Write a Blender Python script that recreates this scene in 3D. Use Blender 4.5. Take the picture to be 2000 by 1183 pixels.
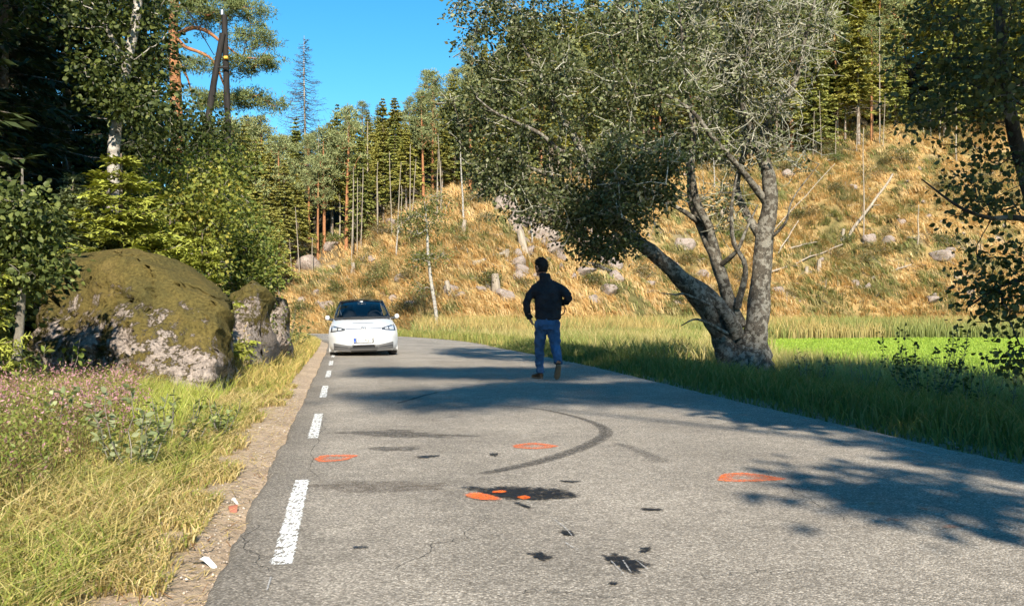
# Roadside scene: country road with a parked white car, a walking person, an old tree and a cleared hillside
import bpy, bmesh, math, random
import numpy as np
from mathutils import Vector, Matrix

for _o in list(bpy.data.objects):
    bpy.data.objects.remove(_o, do_unlink=True)
scene = bpy.context.scene
COL = scene.collection
R = math.radians

# ------------------------------------------------------------------ camera
F_PX = 1835.0          # focal length in pixels of a 2000 px wide picture
HORIZON = 620.0
CAM_H = 1.0
cam_data = bpy.data.cameras.new('camera')
cam_data.sensor_width = 36.0
cam_data.lens = 36.0 * F_PX / 2000.0
cam_data.shift_y = (HORIZON - 591.5) / 2000.0
cam_data.clip_start = 0.05
cam_data.clip_end = 3000.0
cam = bpy.data.objects.new('camera', cam_data)
COL.objects.link(cam)
cam.location = (0, 0, CAM_H)
cam.rotation_euler = (R(90), 0, 0)
scene.camera = cam

# ------------------------------------------------------------------ world and sun
SUN_EL = R(34.0)
SUN_DIR = np.array([0.12, -0.993])            # horizontal direction towards the sun (behind the camera)
SUN_DIR = SUN_DIR / np.linalg.norm(SUN_DIR)
to_sun = Vector((SUN_DIR[0] * math.cos(SUN_EL), SUN_DIR[1] * math.cos(SUN_EL), math.sin(SUN_EL)))
world = bpy.data.worlds.new('World')
scene.world = world
world.use_nodes = True
nt = world.node_tree
nt.nodes.clear()
w_out = nt.nodes.new('ShaderNodeOutputWorld')
w_bg = nt.nodes.new('ShaderNodeBackground')
sky = nt.nodes.new('ShaderNodeTexSky')
sky.sky_type = 'NISHITA'
sky.sun_disc = False
sky.sun_elevation = SUN_EL
sky.sun_rotation = math.atan2(SUN_DIR[0], SUN_DIR[1])
sky.altitude = 300.0
sky.air_density = 1.0
sky.dust_density = 0.0
sky.ozone_density = 4.0
w_hs = nt.nodes.new('ShaderNodeHueSaturation')
w_hs.inputs['Saturation'].default_value = 1.30
w_hs.inputs['Hue'].default_value = 0.485
w_bg.inputs['Strength'].default_value = 0.10
nt.links.new(sky.outputs[0], w_hs.inputs['Color'])
nt.links.new(w_hs.outputs[0], w_bg.inputs['Color'])
nt.links.new(w_bg.outputs[0], w_out.inputs['Surface'])

sun_data = bpy.data.lights.new('sun', 'SUN')
sun_data.energy = 5.0
sun_data.angle = R(0.8)
sun_data.color = (1.0, 0.91, 0.77)
sun = bpy.data.objects.new('sun', sun_data)
COL.objects.link(sun)
sun.location = (10, -40, 60)
sun.rotation_euler = to_sun.to_track_quat('Z', 'Y').to_euler()

scene.view_settings.view_transform = 'Standard'
scene.view_settings.look = 'None'
scene.view_settings.gamma = 1.0
scene.view_settings.exposure = 1.0
scene.view_settings.use_curve_mapping = False
scene.cycles.max_bounces = 4
scene.cycles.diffuse_bounces = 2
scene.cycles.glossy_bounces = 2
scene.cycles.transmission_bounces = 4
scene.cycles.transparent_max_bounces = 8
scene.cycles.adaptive_threshold = 0.03
scene.cycles.sample_clamp_indirect = 4.0

# ------------------------------------------------------------------ helpers
rng = np.random.default_rng(7)
random.seed(7)

def at(px, py, Y):
    """world point that stands at depth Y in the direction of a picture position"""
    return np.array([(px - 1000.0) / F_PX * Y, Y, CAM_H + (HORIZON - py) / F_PX * Y])

def gp(px, py, z=0.0):
    """point of a horizontal plane in the direction of a picture position"""
    Y = F_PX * (CAM_H - z) / (py - HORIZON)
    return np.array([(px - 1000.0) / F_PX * Y, Y, z])

def mesh_data(name, V, F, mat=None, col=None, smooth=False, uv=None):
    V = np.asarray(V, dtype=np.float32).reshape(-1, 3)
    Fs = F if isinstance(F, list) else [F]
    Fs = [np.asarray(f, dtype=np.int32) for f in Fs if len(f)]
    me = bpy.data.meshes.new(name)
    me.vertices.add(len(V))
    me.vertices.foreach_set('co', V.ravel())
    loops = np.concatenate([f.ravel() for f in Fs])
    tot = np.concatenate([np.full(len(f), f.shape[1], dtype=np.int32) for f in Fs])
    start = np.concatenate([[0], np.cumsum(tot)[:-1]]).astype(np.int32)
    me.loops.add(len(loops))
    me.loops.foreach_set('vertex_index', loops)
    me.polygons.add(len(tot))
    me.polygons.foreach_set('loop_start', start)
    me.update(calc_edges=True)
    if smooth:
        me.polygons.foreach_set('use_smooth', np.ones(len(tot), dtype=bool))
    if col is not None:
        c = np.ones((len(V), 4), dtype=np.float32)
        c[:, :3] = np.asarray(col, dtype=np.float32)
        a = me.color_attributes.new('Col', 'FLOAT_COLOR', 'POINT')
        a.data.foreach_set('color', c.ravel())
    if uv is not None:
        l = me.uv_layers.new(name='UVMap')
        l.data.foreach_set('uv', np.asarray(uv, dtype=np.float32)[loops].ravel())
    if mat is not None:
        me.materials.append(mat)
    return me

def link(name, me, parent=None, loc=None):
    o = bpy.data.objects.new(name, me)
    COL.objects.link(o)
    if parent is not None:
        o.parent = parent
    if loc is not None:
        o.location = loc
    return o

def mk(name, V, F, mat=None, parent=None, col=None, smooth=False, uv=None, loc=None):
    return link(name, mesh_data(name, V, F, mat, col, smooth, uv), parent, loc)

def tag(o, label, cat=None, group=None, kind=None):
    o['label'] = label
    if cat: o['category'] = cat
    if group: o['group'] = group
    if kind: o['kind'] = kind
    return o

def struct(o, label=None):
    o['kind'] = 'structure'
    if label: o['label'] = label
    return o

def thing(name, loc, label, cat, group=None):
    o = link(name, None, None, loc)
    o.empty_display_size = 0.2
    return tag(o, label, cat, group)

def copy_thing(root, loc, rz=0.0, sc=1.0, label=None, group=None, tilt=(0, 0)):
    r = root.copy(); COL.objects.link(r)
    r.location = loc
    r.rotation_euler = (tilt[0], tilt[1], rz)
    r.scale = sc if hasattr(sc, '__len__') else (sc, sc, sc)
    if label: r['label'] = label
    if group: r['group'] = group
    for ch in list(root.children):
        c = ch.copy(); COL.objects.link(c); c.parent = r
        for g in list(ch.children):
            d = g.copy(); COL.objects.link(d); d.parent = c
    return r

def hash2(ix, iy, seed):
    n = (ix.astype(np.int64) * 374761393 + iy.astype(np.int64) * 668265263 + seed * 1442695041) & 0x7fffffff
    n = ((n ^ (n >> 13)) * 1274126177) & 0x7fffffff
    n = n ^ (n >> 16)
    return (n & 0xffff) / 65535.0

def vnoise(x, y, seed=0):
    x = np.asarray(x, dtype=float); y = np.asarray(y, dtype=float)
    ix = np.floor(x); iy = np.floor(y)
    fx = x - ix; fy = y - iy
    fx = fx * fx * (3 - 2 * fx); fy = fy * fy * (3 - 2 * fy)
    a = hash2(ix, iy, seed); b = hash2(ix + 1, iy, seed)
    c = hash2(ix, iy + 1, seed); d = hash2(ix + 1, iy + 1, seed)
    return a + (b - a) * fx + (c - a) * fy + (a - b - c + d) * fx * fy

def fbm(x, y, seed=0, octs=4):
    s = 0.0; amp = 0.5; f = 1.0
    for i in range(octs):
        s = s + amp * vnoise(np.asarray(x) * f, np.asarray(y) * f, seed + i * 17)
        amp *= 0.5; f *= 2.03
    return s / (1 - 0.5 ** octs)

def sstep(a, b, x):
    t = np.clip((x - a) / (b - a), 0, 1)
    return t * t * (3 - 2 * t)

def unit(v):
    v = np.asarray(v, dtype=float)
    return v / (np.linalg.norm(v, axis=-1, keepdims=True) + 1e-9)

def catmull(P, n):
    P = np.asarray(P, dtype=float)
    Q = np.vstack([2 * P[0] - P[1], P, 2 * P[-1] - P[-2]])
    seg = np.linspace(0, len(P) - 1 - 1e-6, n)
    i = seg.astype(int); t = (seg - i)[:, None]
    p0, p1, p2, p3 = Q[i], Q[i + 1], Q[i + 2], Q[i + 3]
    return 0.5 * ((2 * p1) + (-p0 + p2) * t + (2 * p0 - 5 * p1 + 4 * p2 - p3) * t ** 2 + (-p0 + 3 * p1 - 3 * p2 + p3) * t ** 3)

class Geo:
    """collects vertices, quads and colours; build() links them as one mesh object"""
    def __init__(self):
        self.V = []; self.F = []; self.T = []; self.C = []; self.n = 0
    def add(self, V, F, col=None):
        V = np.asarray(V, dtype=np.float32).reshape(-1, 3); F = np.asarray(F, dtype=np.int64)
        if len(V) == 0: return
        self.V.append(V)
        (self.F if F.shape[1] == 4 else self.T).append(F + self.n)
        c = np.ones((len(V), 3), dtype=np.float32) if col is None else np.broadcast_to(np.asarray(col, dtype=np.float32), (len(V), 3))
        self.C.append(c)
        self.n += len(V)
    def mesh(self, name, mat, smooth=False):
        Fs = []
        if self.F: Fs.append(np.vstack(self.F))
        if self.T: Fs.append(np.vstack(self.T))
        return mesh_data(name, np.vstack(self.V), Fs, mat, np.vstack(self.C), smooth)
    def build(self, name, mat, parent=None, smooth=False, loc=None):
        return link(name, self.mesh(name, mat, smooth), parent, loc)

def tube(geo, P, rad, k=6, col=None, cap=False, rough=0.0):
    """tapered tube along a polyline"""
    P = np.asarray(P, dtype=float); n = len(P)
    rad = np.broadcast_to(np.asarray(rad, dtype=float), (n,))
    T = unit(np.gradient(P, axis=0))
    ref = np.array([0, 0, 1.0]) if abs(T[:, 2]).mean() < 0.8 else np.array([1.0, 0, 0])
    S = unit(np.cross(T, ref)); U = np.cross(S, T)
    a = np.linspace(0, 2 * np.pi, k, endpoint=False)
    rr = rad[:, None] * np.ones((1, k))
    if rough > 0:
        rr = rr * (1 + rough * (rng.random((n, k)) - 0.5))
    V = P[:, None, :] + rr[..., None] * (np.cos(a)[None, :, None] * S[:, None, :] + np.sin(a)[None, :, None] * U[:, None, :])
    V = V.reshape(-1, 3)
    i = np.arange(n - 1)[:, None] * k; j = np.arange(k)[None, :]; j2 = (j + 1) % k
    F = np.stack([i + j, i + j2, i + k + j2, i + k + j], axis=-1).reshape(-1, 4)
    geo.add(V, F, col)
    if cap:
        for e, idx in ((0, 0), (1, n - 1)):
            ring = V[idx * k:(idx + 1) * k]
            c = P[idx]
            VV = np.vstack([ring, c])
            FF = np.array([[q, (q + 1) % k, k] if e else [(q + 1) % k, q, k] for q in range(k)])
            geo.add(VV, FF, col)

def diamonds(geo, P, D, N, L, W, col, fold=0.15, hexa=False):
    """leaf-sized faces: base P, direction D, normal N, length L, width W"""
    P = np.asarray(P, dtype=float); D = unit(D); S = unit(np.cross(D, N)); N = np.cross(S, D)
    n = len(P)
    L = np.broadcast_to(L, (n,))[:, None]; W = np.broadcast_to(W, (n,))[:, None]
    col = np.broadcast_to(np.asarray(col, dtype=np.float32), (n, 3))
    if hexa:
        a = P
        b1 = P + D * L * .30 + S * W * .46 + N * W * fold
        b2 = P + D * L * .68 + S * W * .40 + N * W * fold
        t = P + D * L
        c1 = P + D * L * .30 - S * W * .46 + N * W * fold
        c2 = P + D * L * .68 - S * W * .40 + N * W * fold
        V = np.stack([a, b1, b2, t, c2, c1], axis=1).reshape(-1, 3)
        i = np.arange(n)[:, None] * 6
        F = np.vstack([i + np.array([[0, 1, 2, 3]]), i + np.array([[0, 3, 4, 5]])])
        geo.add(V, F, np.repeat(col, 6, axis=0))
    else:
        m = P + D * L * .45 + N * W * fold
        V = np.stack([P, m + S * W * .5, P + D * L, m - S * W * .5], axis=1).reshape(-1, 3)
        i = np.arange(n)[:, None] * 4
        F = i + np.array([[0, 1, 2, 3]])
        geo.add(V, F, np.repeat(col, 4, axis=0))

def blades(geo, P, H, W, lean, az, col, bend=0.6, tipcol=None):
    """grass blades: two-segment tapered strips bending over"""
    P = np.asarray(P, dtype=float); n = len(P)
    H = np.broadcast_to(H, (n,))[:, None]; W = np.broadcast_to(W, (n,))[:, None]
    lean = np.broadcast_to(lean, (n,))[:, None]; az = np.broadcast_to(az, (n,))
    d = np.stack([np.cos(az), np.sin(az), np.zeros(n)], axis=1)
    fa = rng.random(n) * 2 * np.pi
    s = np.stack([np.cos(fa), np.sin(fa), np.zeros(n)], axis=1)
    up = np.array([0, 0, 1.0])
    m = P + up * H * .55 + d * H * lean * (1 - bend) * .55
    t = P + up * H * (1 - .35 * lean * bend) + d * H * lean
    V = np.stack([P - s * W * .5, P + s * W * .5, m + s * W * .4, m - s * W * .4, t], axis=1).reshape(-1, 3)
    i = np.arange(n)[:, None] * 5
    col = np.broadcast_to(np.asarray(col, dtype=np.float32), (n, 3))
    tc = col if tipcol is None else np.broadcast_to(np.asarray(tipcol, dtype=np.float32), (n, 3))
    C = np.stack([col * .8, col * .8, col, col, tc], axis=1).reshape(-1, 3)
    geo.V.append(V.astype(np.float32)); geo.C.append(C)
    geo.F.append(i + np.array([[0, 1, 2, 3]]) + geo.n)
    geo.T.append(i + np.array([[3, 2, 4]]) + geo.n)
    geo.n += len(V)

# ------------------------------------------------------------------ materials
def new_mat(name):
    m = bpy.data.materials.new(name); m.use_nodes = True
    nt = m.node_tree
    b = nt.nodes['Principled BSDF']
    return m, nt, b

def node(nt, t, **kw):
    n = nt.nodes.new(t)
    for k, v in kw.items():
        setattr(n, k, v)
    return n

def noise_node(nt, scale, detail=4, rough=0.6, coord='Object', vec=None):
    n = node(nt, 'ShaderNodeTexNoise')
    n.inputs['Scale'].default_value = scale
    n.inputs['Detail'].default_value = detail
    n.inputs['Roughness'].default_value = rough
    if vec is None:
        tc = node(nt, 'ShaderNodeTexCoord')
        nt.links.new(tc.outputs[coord], n.inputs['Vector'])
    else:
        nt.links.new(vec, n.inputs['Vector'])
    return n

def ramp(nt, fac, stops):
    r = node(nt, 'ShaderNodeValToRGB')
    e = r.color_ramp.elements
    while len(e) < len(stops): e.new(0.5)
    for el, (p, c) in zip(e, stops):
        el.position = p
        el.color = (c, c, c, 1) if not hasattr(c, '__len__') else (*c, 1)
    nt.links.new(fac, r.inputs['Fac'])
    return r

def mix(nt, fac, a, b, mode='MIX'):
    m = node(nt, 'ShaderNodeMix', data_type='RGBA', blend_type=mode)
    for v, i in ((fac, 0), (a, 6), (b, 7)):
        if hasattr(v, 'is_output'): nt.links.new(v, m.inputs[i])
        elif i == 0: m.inputs[0].default_value = v
        else: m.inputs[i].default_value = (*v, 1)
    return m.outputs[2]

def bump(nt, b, h, strength=0.3, dist=0.02):
    n = node(nt, 'ShaderNodeBump')
    n.inputs['Strength'].default_value = strength
    n.inputs['Distance'].default_value = dist
    nt.links.new(h, n.inputs['Height'])
    nt.links.new(n.outputs[0], b.inputs['Normal'])
    return n

def mat_plain(name, color, rough=0.6, metal=0.0, spec=0.5, coat=0.0, nscale=0, namt=0.2):
    m, nt, b = new_mat(name)
    b.inputs['Base Color'].default_value = (*color, 1)
    b.inputs['Roughness'].default_value = rough
    b.inputs['Metallic'].default_value = metal
    b.inputs['Specular IOR Level'].default_value = spec
    b.inputs['Coat Weight'].default_value = coat
    b.inputs['Coat Roughness'].default_value = 0.06
    if nscale:
        n = noise_node(nt, nscale)
        lo = tuple(c * (1 - namt) for c in color); hi = tuple(min(1, c * (1 + namt)) for c in color)
        r = ramp(nt, n.outputs[0], [(0.3, lo), (0.7, hi)])
        nt.links.new(r.outputs[0], b.inputs['Base Color'])
    return m

def mat_leaf(name, trans=0.35, rough=0.55, spec=0.35, tint=(1, 1, 1), tcol=(1.25, 1.15, .55)):
    m, nt, b = new_mat(name)
    a = node(nt, 'ShaderNodeAttribute', attribute_name='Col')
    oi = node(nt, 'ShaderNodeObjectInfo')
    rr = ramp(nt, oi.outputs['Random'], [(0, .86), (1, 1.14)])
    c = mix(nt, 1.0, a.outputs['Color'], rr.outputs[0], 'MULTIPLY')
    c = mix(nt, 1.0, c, tint, 'MULTIPLY')
    nt.links.new(c, b.inputs['Base Color'])
    b.inputs['Roughness'].default_value = rough
    b.inputs['Specular IOR Level'].default_value = spec
    t = node(nt, 'ShaderNodeBsdfTranslucent')
    c2 = mix(nt, 1.0, c, tcol, 'MULTIPLY')
    nt.links.new(c2, t.inputs['Color'])
    ms = node(nt, 'ShaderNodeMixShader'); ms.inputs[0].default_value = trans
    nt.links.new(b.outputs[0], ms.inputs[1]); nt.links.new(t.outputs[0], ms.inputs[2])
    nt.links.new(ms.outputs[0], nt.nodes['Material Output'].inputs['Surface'])
    return m

def mat_bark(name, base, dark, lichen=None, scale=6.0, lich_amt=0.5, stretch=3.0, rough=0.9, lscale=3.0):
    m, nt, b = new_mat(name)
    tc = node(nt, 'ShaderNodeTexCoord')
    mp = node(nt, 'ShaderNodeMapping'); mp.inputs['Scale'].default_value = (1, 1, 1 / stretch)
    nt.links.new(tc.outputs['Object'], mp.inputs['Vector'])
    n = noise_node(nt, scale, 6, .65, vec=mp.outputs[0])
    r = ramp(nt, n.outputs[0], [(0.32, dark), (0.62, base)])
    c = r.outputs[0]
    if lichen:
        n2 = noise_node(nt, lscale, 5, .7)
        r2 = ramp(nt, n2.outputs[0], [(0.62 - .3 * lich_amt, 0.0), (0.68 - .3 * lich_amt, 1.0)])
        c = mix(nt, r2.outputs[0], c, lichen)
        n3 = noise_node(nt, scale * 5, 3, .6)
        r3 = ramp(nt, n3.outputs[0], [(0.3, .55), (0.6, 1.1)])
        c = mix(nt, 1.0, c, r3.outputs[0], 'MULTIPLY')
    nt.links.new(c, b.inputs['Base Color'])
    b.inputs['Roughness'].default_value = rough
    b.inputs['Specular IOR Level'].default_value = 0.2
    bump(nt, b, n.outputs[0], 0.8, 0.03)
    return m

LEAF = mat_leaf('leaf')
GRASS = mat_leaf('grass_blade', trans=0.4, rough=0.6, spec=0.25, tcol=(1.1, 1.05, .7))
NEEDLE = mat_leaf('needles', trans=0.15, rough=0.6, spec=0.3)
# ------------------------------------------------------------------ the land
LEFT = [(14.0, -26), (6.5, -14), (2.0, -6), (0.10, -3), (-0.44, 0), (-1.35, 5), (-2.25, 10), (-4.06, 20), (-5.87, 30), (-7.9, 40), (-10.4, 46.5), (-14.5, 51), (-21, 54), (-30, 56), (-48, 57.5), (-80, 58)]
RIGHT = [(19.0, -22), (11.5, -11), (7.0, -5), (5.4, -2), (4.65, 0), (3.72, 5), (2.88, 10), (1.5, 20), (-0.25, 30), (-2.3, 40.3), (-6.0, 50), (-10.3, 57), (-17, 62), (-26, 65), (-46, 66.5), (-80, 67)]
NR = 240
EL = catmull(LEFT, NR); ER = catmull(RIGHT, NR)
CEN = (EL + ER) / 2
HALF = np.linalg.norm(ER - EL, axis=1) / 2
TAN = unit(np.gradient(CEN, axis=0))

def road_dist(x, y):
    """distance outside the tarmac and side (+1 right of travel, -1 left)"""
    x = np.asarray(x, dtype=float); y = np.asarray(y, dtype=float)
    shp = x.shape; X = x.ravel(); Y = y.ravel()
    d = np.empty(len(X)); s = np.empty(len(X))
    CH = 20000
    for a in range(0, len(X), CH):
        dx = X[a:a + CH, None] - CEN[None, :, 0]; dy = Y[a:a + CH, None] - CEN[None, :, 1]
        q = dx * dx + dy * dy
        i = q.argmin(1); r = np.arange(len(i))
        lat = dx[r, i] * TAN[i, 1] - dy[r, i] * TAN[i, 0]      # + to the right
        d[a:a + CH] = np.where(np.sqrt(q[r, i]) < HALF[i] * 1.6, np.abs(lat), np.sqrt(q[r, i])) - HALF[i]
        s[a:a + CH] = np.sign(lat)
    return d.reshape(shp), s.reshape(shp)

BX = [-400, -60, -25, -15, -8, -3, 3, 12, 30, 60, 100, 400]
BY = [75, 72, 71, 69, 64, 61, 65, 72, 78, 76, 72, 60]
def hill_e(x, y):
    return y - np.interp(x, BX, BY)
def hill_slope(x, y):
    u = x / np.maximum(y, 20)
    return np.interp(u, [-.6, -.3, -.2, -.1, 0, .15, .3, .42, .5], [.30, .36, .42, .46, .50, .52, .54, .58, .57])
def forest_e(x, y):
    u = x / np.maximum(y, 20)
    return np.interp(u, [-.6, -.3, -.2, -.1, 0, .15, .3, .42, .5], [11, 13, 15, 20, 27, 36, 39, 41, 43])

def terrain(x, y):
    x = np.asarray(x, dtype=float); y = np.asarray(y, dtype=float)
    d, s = road_dist(x, y)
    left = -0.03 + 0.05 * sstep(0.9, 2.0, d) + 0.06 * np.clip(d - 1.8, 0, 3) + .36 * np.clip(d - 4.2, 0, 10) + 0.10 * np.clip(d - 14, 0, 40)
    left = left + 0.06 * (fbm(x * 1.3, y * 1.3, 3) - .5) * sstep(.3, 1.5, d)
    left = left * (1 - sstep(45, 62, y) * sstep(0, 1, 1.0) * .0)
    right = -0.02 - 0.5 * sstep(0.7, 4.2, d) + 0.05 * (fbm(x * 1.1, y * 1.1, 5) - .5) * sstep(.3, 1.5, d)
    e = hill_e(x, y); sl = hill_slope(x, y); fe = forest_e(x, y)
    eh = np.clip(e, 0, None)
    eh = np.where(eh > fe + 35, fe + 35 + (eh - fe - 35) * .25, eh)
    up = sl * eh
    bumps = (fbm(x * .12, y * .12, 11) - .5) * 5.0 * sstep(2, 18, e) + (fbm(x * .35, y * .35, 12) - .5) * 2.2 * sstep(0, 8, e) + (fbm(x * 1.1, y * 1.1, 13) - .5) * .5 * sstep(0, 3, e)
    right = right + up * sstep(-1.0, 6, e) + bumps
    z = np.where(s > 0, right, left)
    z = np.where(d < 0.0, -0.10, z)
    z = np.where((d >= 0) & (d < .12), np.minimum(z, -0.04), z)
    return z

xs = np.unique(np.concatenate([np.arange(-420, -60, 20), np.arange(-60, -14, 1.4), np.arange(-14, 12, .22), np.arange(12, 90, 1.4), np.arange(90, 421, 20)]).round(3))
ys = np.unique(np.concatenate([np.arange(-120, -6, 6), np.arange(-6, 32, .25), np.arange(32, 150, 1.2), np.arange(150, 640, 16)]).round(3))
GX, GY = np.meshgrid(xs, ys)
GZ = terrain(GX, GY)
GD, GS = road_dist(GX, GY)
GE = hill_e(GX, GY)
nx = len(xs); ny = len(ys)
VG = np.stack([GX.ravel(), GY.ravel(), GZ.ravel()], axis=1)
# colour of the soil and turf
def soil_colour(x, y, d, s, e, fe):
    n1 = fbm(x * .5, y * .5, 21); n2 = fbm(x * .09, y * .09, 22); n3 = fbm(x * 2.2, y * 2.2, 23)
    def m3(a, b, t):
        return a + (b - a) * t[..., None]
    gravel = np.array([.44, .335, .235]); dry = np.array([.27, .21, .085]); green = np.array([.10, .13, .03])
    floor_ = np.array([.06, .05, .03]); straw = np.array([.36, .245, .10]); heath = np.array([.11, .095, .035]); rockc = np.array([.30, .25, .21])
    field = np.array([.24, .32, .04]); gold = np.array([.34, .27, .08])
    shp = x.shape
    c = np.broadcast_to(gravel, shp + (3,)).copy()
    L = m3(np.broadcast_to(gravel, shp + (3,)), dry, sstep(.32, .75, d + .5 * (n1 - .5)))
    L = m3(L, green, sstep(.9, 1.8, d + .8 * (n3 - .5)) * .75)
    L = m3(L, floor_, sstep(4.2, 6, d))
    Rr = m3(np.broadcast_to(gravel * .8, shp + (3,)), green, sstep(.1, .5, d + .3 * (n1 - .5)))
    u = x / np.maximum(y, 5)
    fld = m3(np.broadcast_to(gold, shp + (3,)), field, sstep(.16, .27, u + .12 * (n1 - .5)) * sstep(21, 24, y))
    Rr = m3(Rr, fld, sstep(3.6, 4.6, d))
    H = m3(np.broadcast_to(straw, shp + (3,)), heath, sstep(.5, .62, n1))
    H = m3(H, rockc, sstep(.62, .7, n2 * .5 + n3 * .5) * .8)
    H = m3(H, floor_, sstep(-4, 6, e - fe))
    Rr = m3(Rr, H, sstep(-3, 1, e))
    return np.where((s > 0)[..., None], Rr, L)
CG = soil_colour(GX, GY, GD, GS, GE, forest_e(GX, GY)).reshape(-1, 3)
idx = np.arange(nx * ny).reshape(ny, nx)
FG = np.stack([idx[:-1, :-1], idx[:-1, 1:], idx[1:, 1:], idx[1:, :-1]], axis=-1)
em = GE[:-1, :-1]
sm_ = GS[:-1, :-1]
is_hill = (em > -1.0) & (sm_ > 0)

def mat_soil():
    m, nt, b = new_mat('soil')
    a = node(nt, 'ShaderNodeAttribute', attribute_name='Col')
    n = noise_node(nt, 22, 6, .7); n2 = noise_node(nt, 1.3, 5, .65)
    r = ramp(nt, n.outputs[0], [(.3, .6), (.68, 1.35)]); r2 = ramp(nt, n2.outputs[0], [(.3, .78), (.7, 1.2)])
    c = mix(nt, 1, a.outputs['Color'], r.outputs[0], 'MULTIPLY')
    c = mix(nt, 1, c, r2.outputs[0], 'MULTIPLY')
    nt.links.new(c, b.inputs['Base Color'])
    b.inputs['Roughness'].default_value = .95; b.inputs['Specular IOR Level'].default_value = .15
    bump(nt, b, n.outputs[0], .7, .04)
    return m
SOIL = mat_soil()
def sub_mesh(name, mask):
    F = FG[mask].reshape(-1, 4)
    used = np.unique(F); mp = np.zeros(nx * ny, dtype=np.int64); mp[used] = np.arange(len(used))
    return mk(name, VG[used], mp[F], SOIL, col=CG[used], smooth=True)
struct(sub_mesh('ground', ~is_hill), 'verges, grass field and forest floor along the road')
struct(sub_mesh('hillside', is_hill), 'cleared slope of dry orange grass and rubble below the forest')

# ------------------------------------------------------------------ road
def mat_asphalt():
    m, nt, b = new_mat('asphalt')
    tc = node(nt, 'ShaderNodeTexCoord')
    v = node(nt, 'ShaderNodeTexVoronoi'); v.inputs['Scale'].default_value = 105.0
    nt.links.new(tc.outputs['Object'], v.inputs['Vector'])
    sep = node(nt, 'ShaderNodeSeparateColor'); nt.links.new(v.outputs['Color'], sep.inputs[0])
    stone = ramp(nt, sep.outputs[0], [(0, (.215, .186, .15)), (.45, (.34, .298, .243)), (.8, (.455, .40, .33)), (1, (.64, .565, .47))])
    gap = ramp(nt, v.outputs['Distance'], [(.3, 1.0), (.7, .66)])
    c = mix(nt, 1, stone.outputs[0], gap.outputs[0], 'MULTIPLY')
    n = noise_node(nt, .55, 6, .62, vec=tc.outputs['Object'])
    big = ramp(nt, n.outputs[0], [(.3, .76), (.7, 1.18)])
    c = mix(nt, 1, c, big.outputs[0], 'MULTIPLY')
    n2 = noise_node(nt, 5.5, 4, .7, vec=tc.outputs['Object'])
    mid = ramp(nt, n2.outputs[0], [(.35, .88), (.65, 1.1)])
    c = mix(nt, 1, c, mid.outputs[0], 'MULTIPLY')
    # smoother, darker strip outside the edge line
    at_ = node(nt, 'ShaderNodeAttribute', attribute_name='Col')
    c = mix(nt, 1, c, at_.outputs['Color'], 'MULTIPLY')
    nt.links.new(c, b.inputs['Base Color'])
    b.inputs['Roughness'].default_value = .85; b.inputs['Specular IOR Level'].default_value = .3
    inv = ramp(nt, v.outputs['Distance'], [(0, 1.0), (.7, 0.0)])
    bump(nt, b, inv.outputs[0], .55, .006)
    return m
ASPHALT = mat_asphalt()
NC = 26
tt = np.linspace(0, 1, NC)
g = Geo()
rows = []
wob = (fbm(np.arange(NR) * .9, np.zeros(NR), 31) - .5) * .06
nrm_ = np.stack([TAN[:, 1], -TAN[:, 0]], axis=1)
eL = EL - nrm_ * wob[:, None]; eR = ER + nrm_ * wob[::-1, None]
nf = 5
fine = np.linspace(0, NR - 1, NR * nf)
eLf = np.stack([np.interp(fine, np.arange(NR), eL[:, k]) for k in (0, 1)], axis=1)
eRf = np.stack([np.interp(fine, np.arange(NR), eR[:, k]) for k in (0, 1)], axis=1)
NRF = len(fine)
jag = (fbm(np.arange(NRF) * .35, np.zeros(NRF), 5) - .5) * .05
nrf = unit(eRf - eLf)
eLf = eLf + nrf * jag[:, None]; eRf = eRf - nrf * jag[::-1, None]
cross = np.concatenate([[0, 0], tt, [1, 1]])
V = eLf[:, None, :] + (eRf - eLf)[:, None, :] * cross[None, :, None]
Z = np.zeros(V.shape[:2]); Z[:, 0] = -.12; Z[:, 1] = -.012; Z[:, -1] = -.12; Z[:, -2] = -.012
V[:, 0] -= nrf * .05; V[:, 1] -= nrf * .03; V[:, -1] += nrf * .05; V[:, -2] += nrf * .03
V3 = np.concatenate([V, Z[..., None]], axis=2)
nc = len(cross)
tint = np.ones((NRF, nc, 3), dtype=np.float32)
lat = cross[None, :] * 5.1
tint *= (1 - .30 * (1 - sstep(.12, .30, lat)))[..., None]
tint *= (1 - .16 * np.exp(-((lat - 1.25) / .35) ** 2) - .12 * np.exp(-((lat - 3.6) / .4) ** 2))[..., None]
ii = np.arange(NRF * nc).reshape(NRF, nc)
FR = np.stack([ii[:-1, :-1], ii[:-1, 1:], ii[1:, 1:], ii[1:, :-1]], axis=-1).reshape(-1, 4)
road = mk('road', V3.reshape(-1, 3), FR, ASPHALT, col=tint.reshape(-1, 3))
struct(road, 'grey asphalt country road bending left beyond the car')

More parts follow.
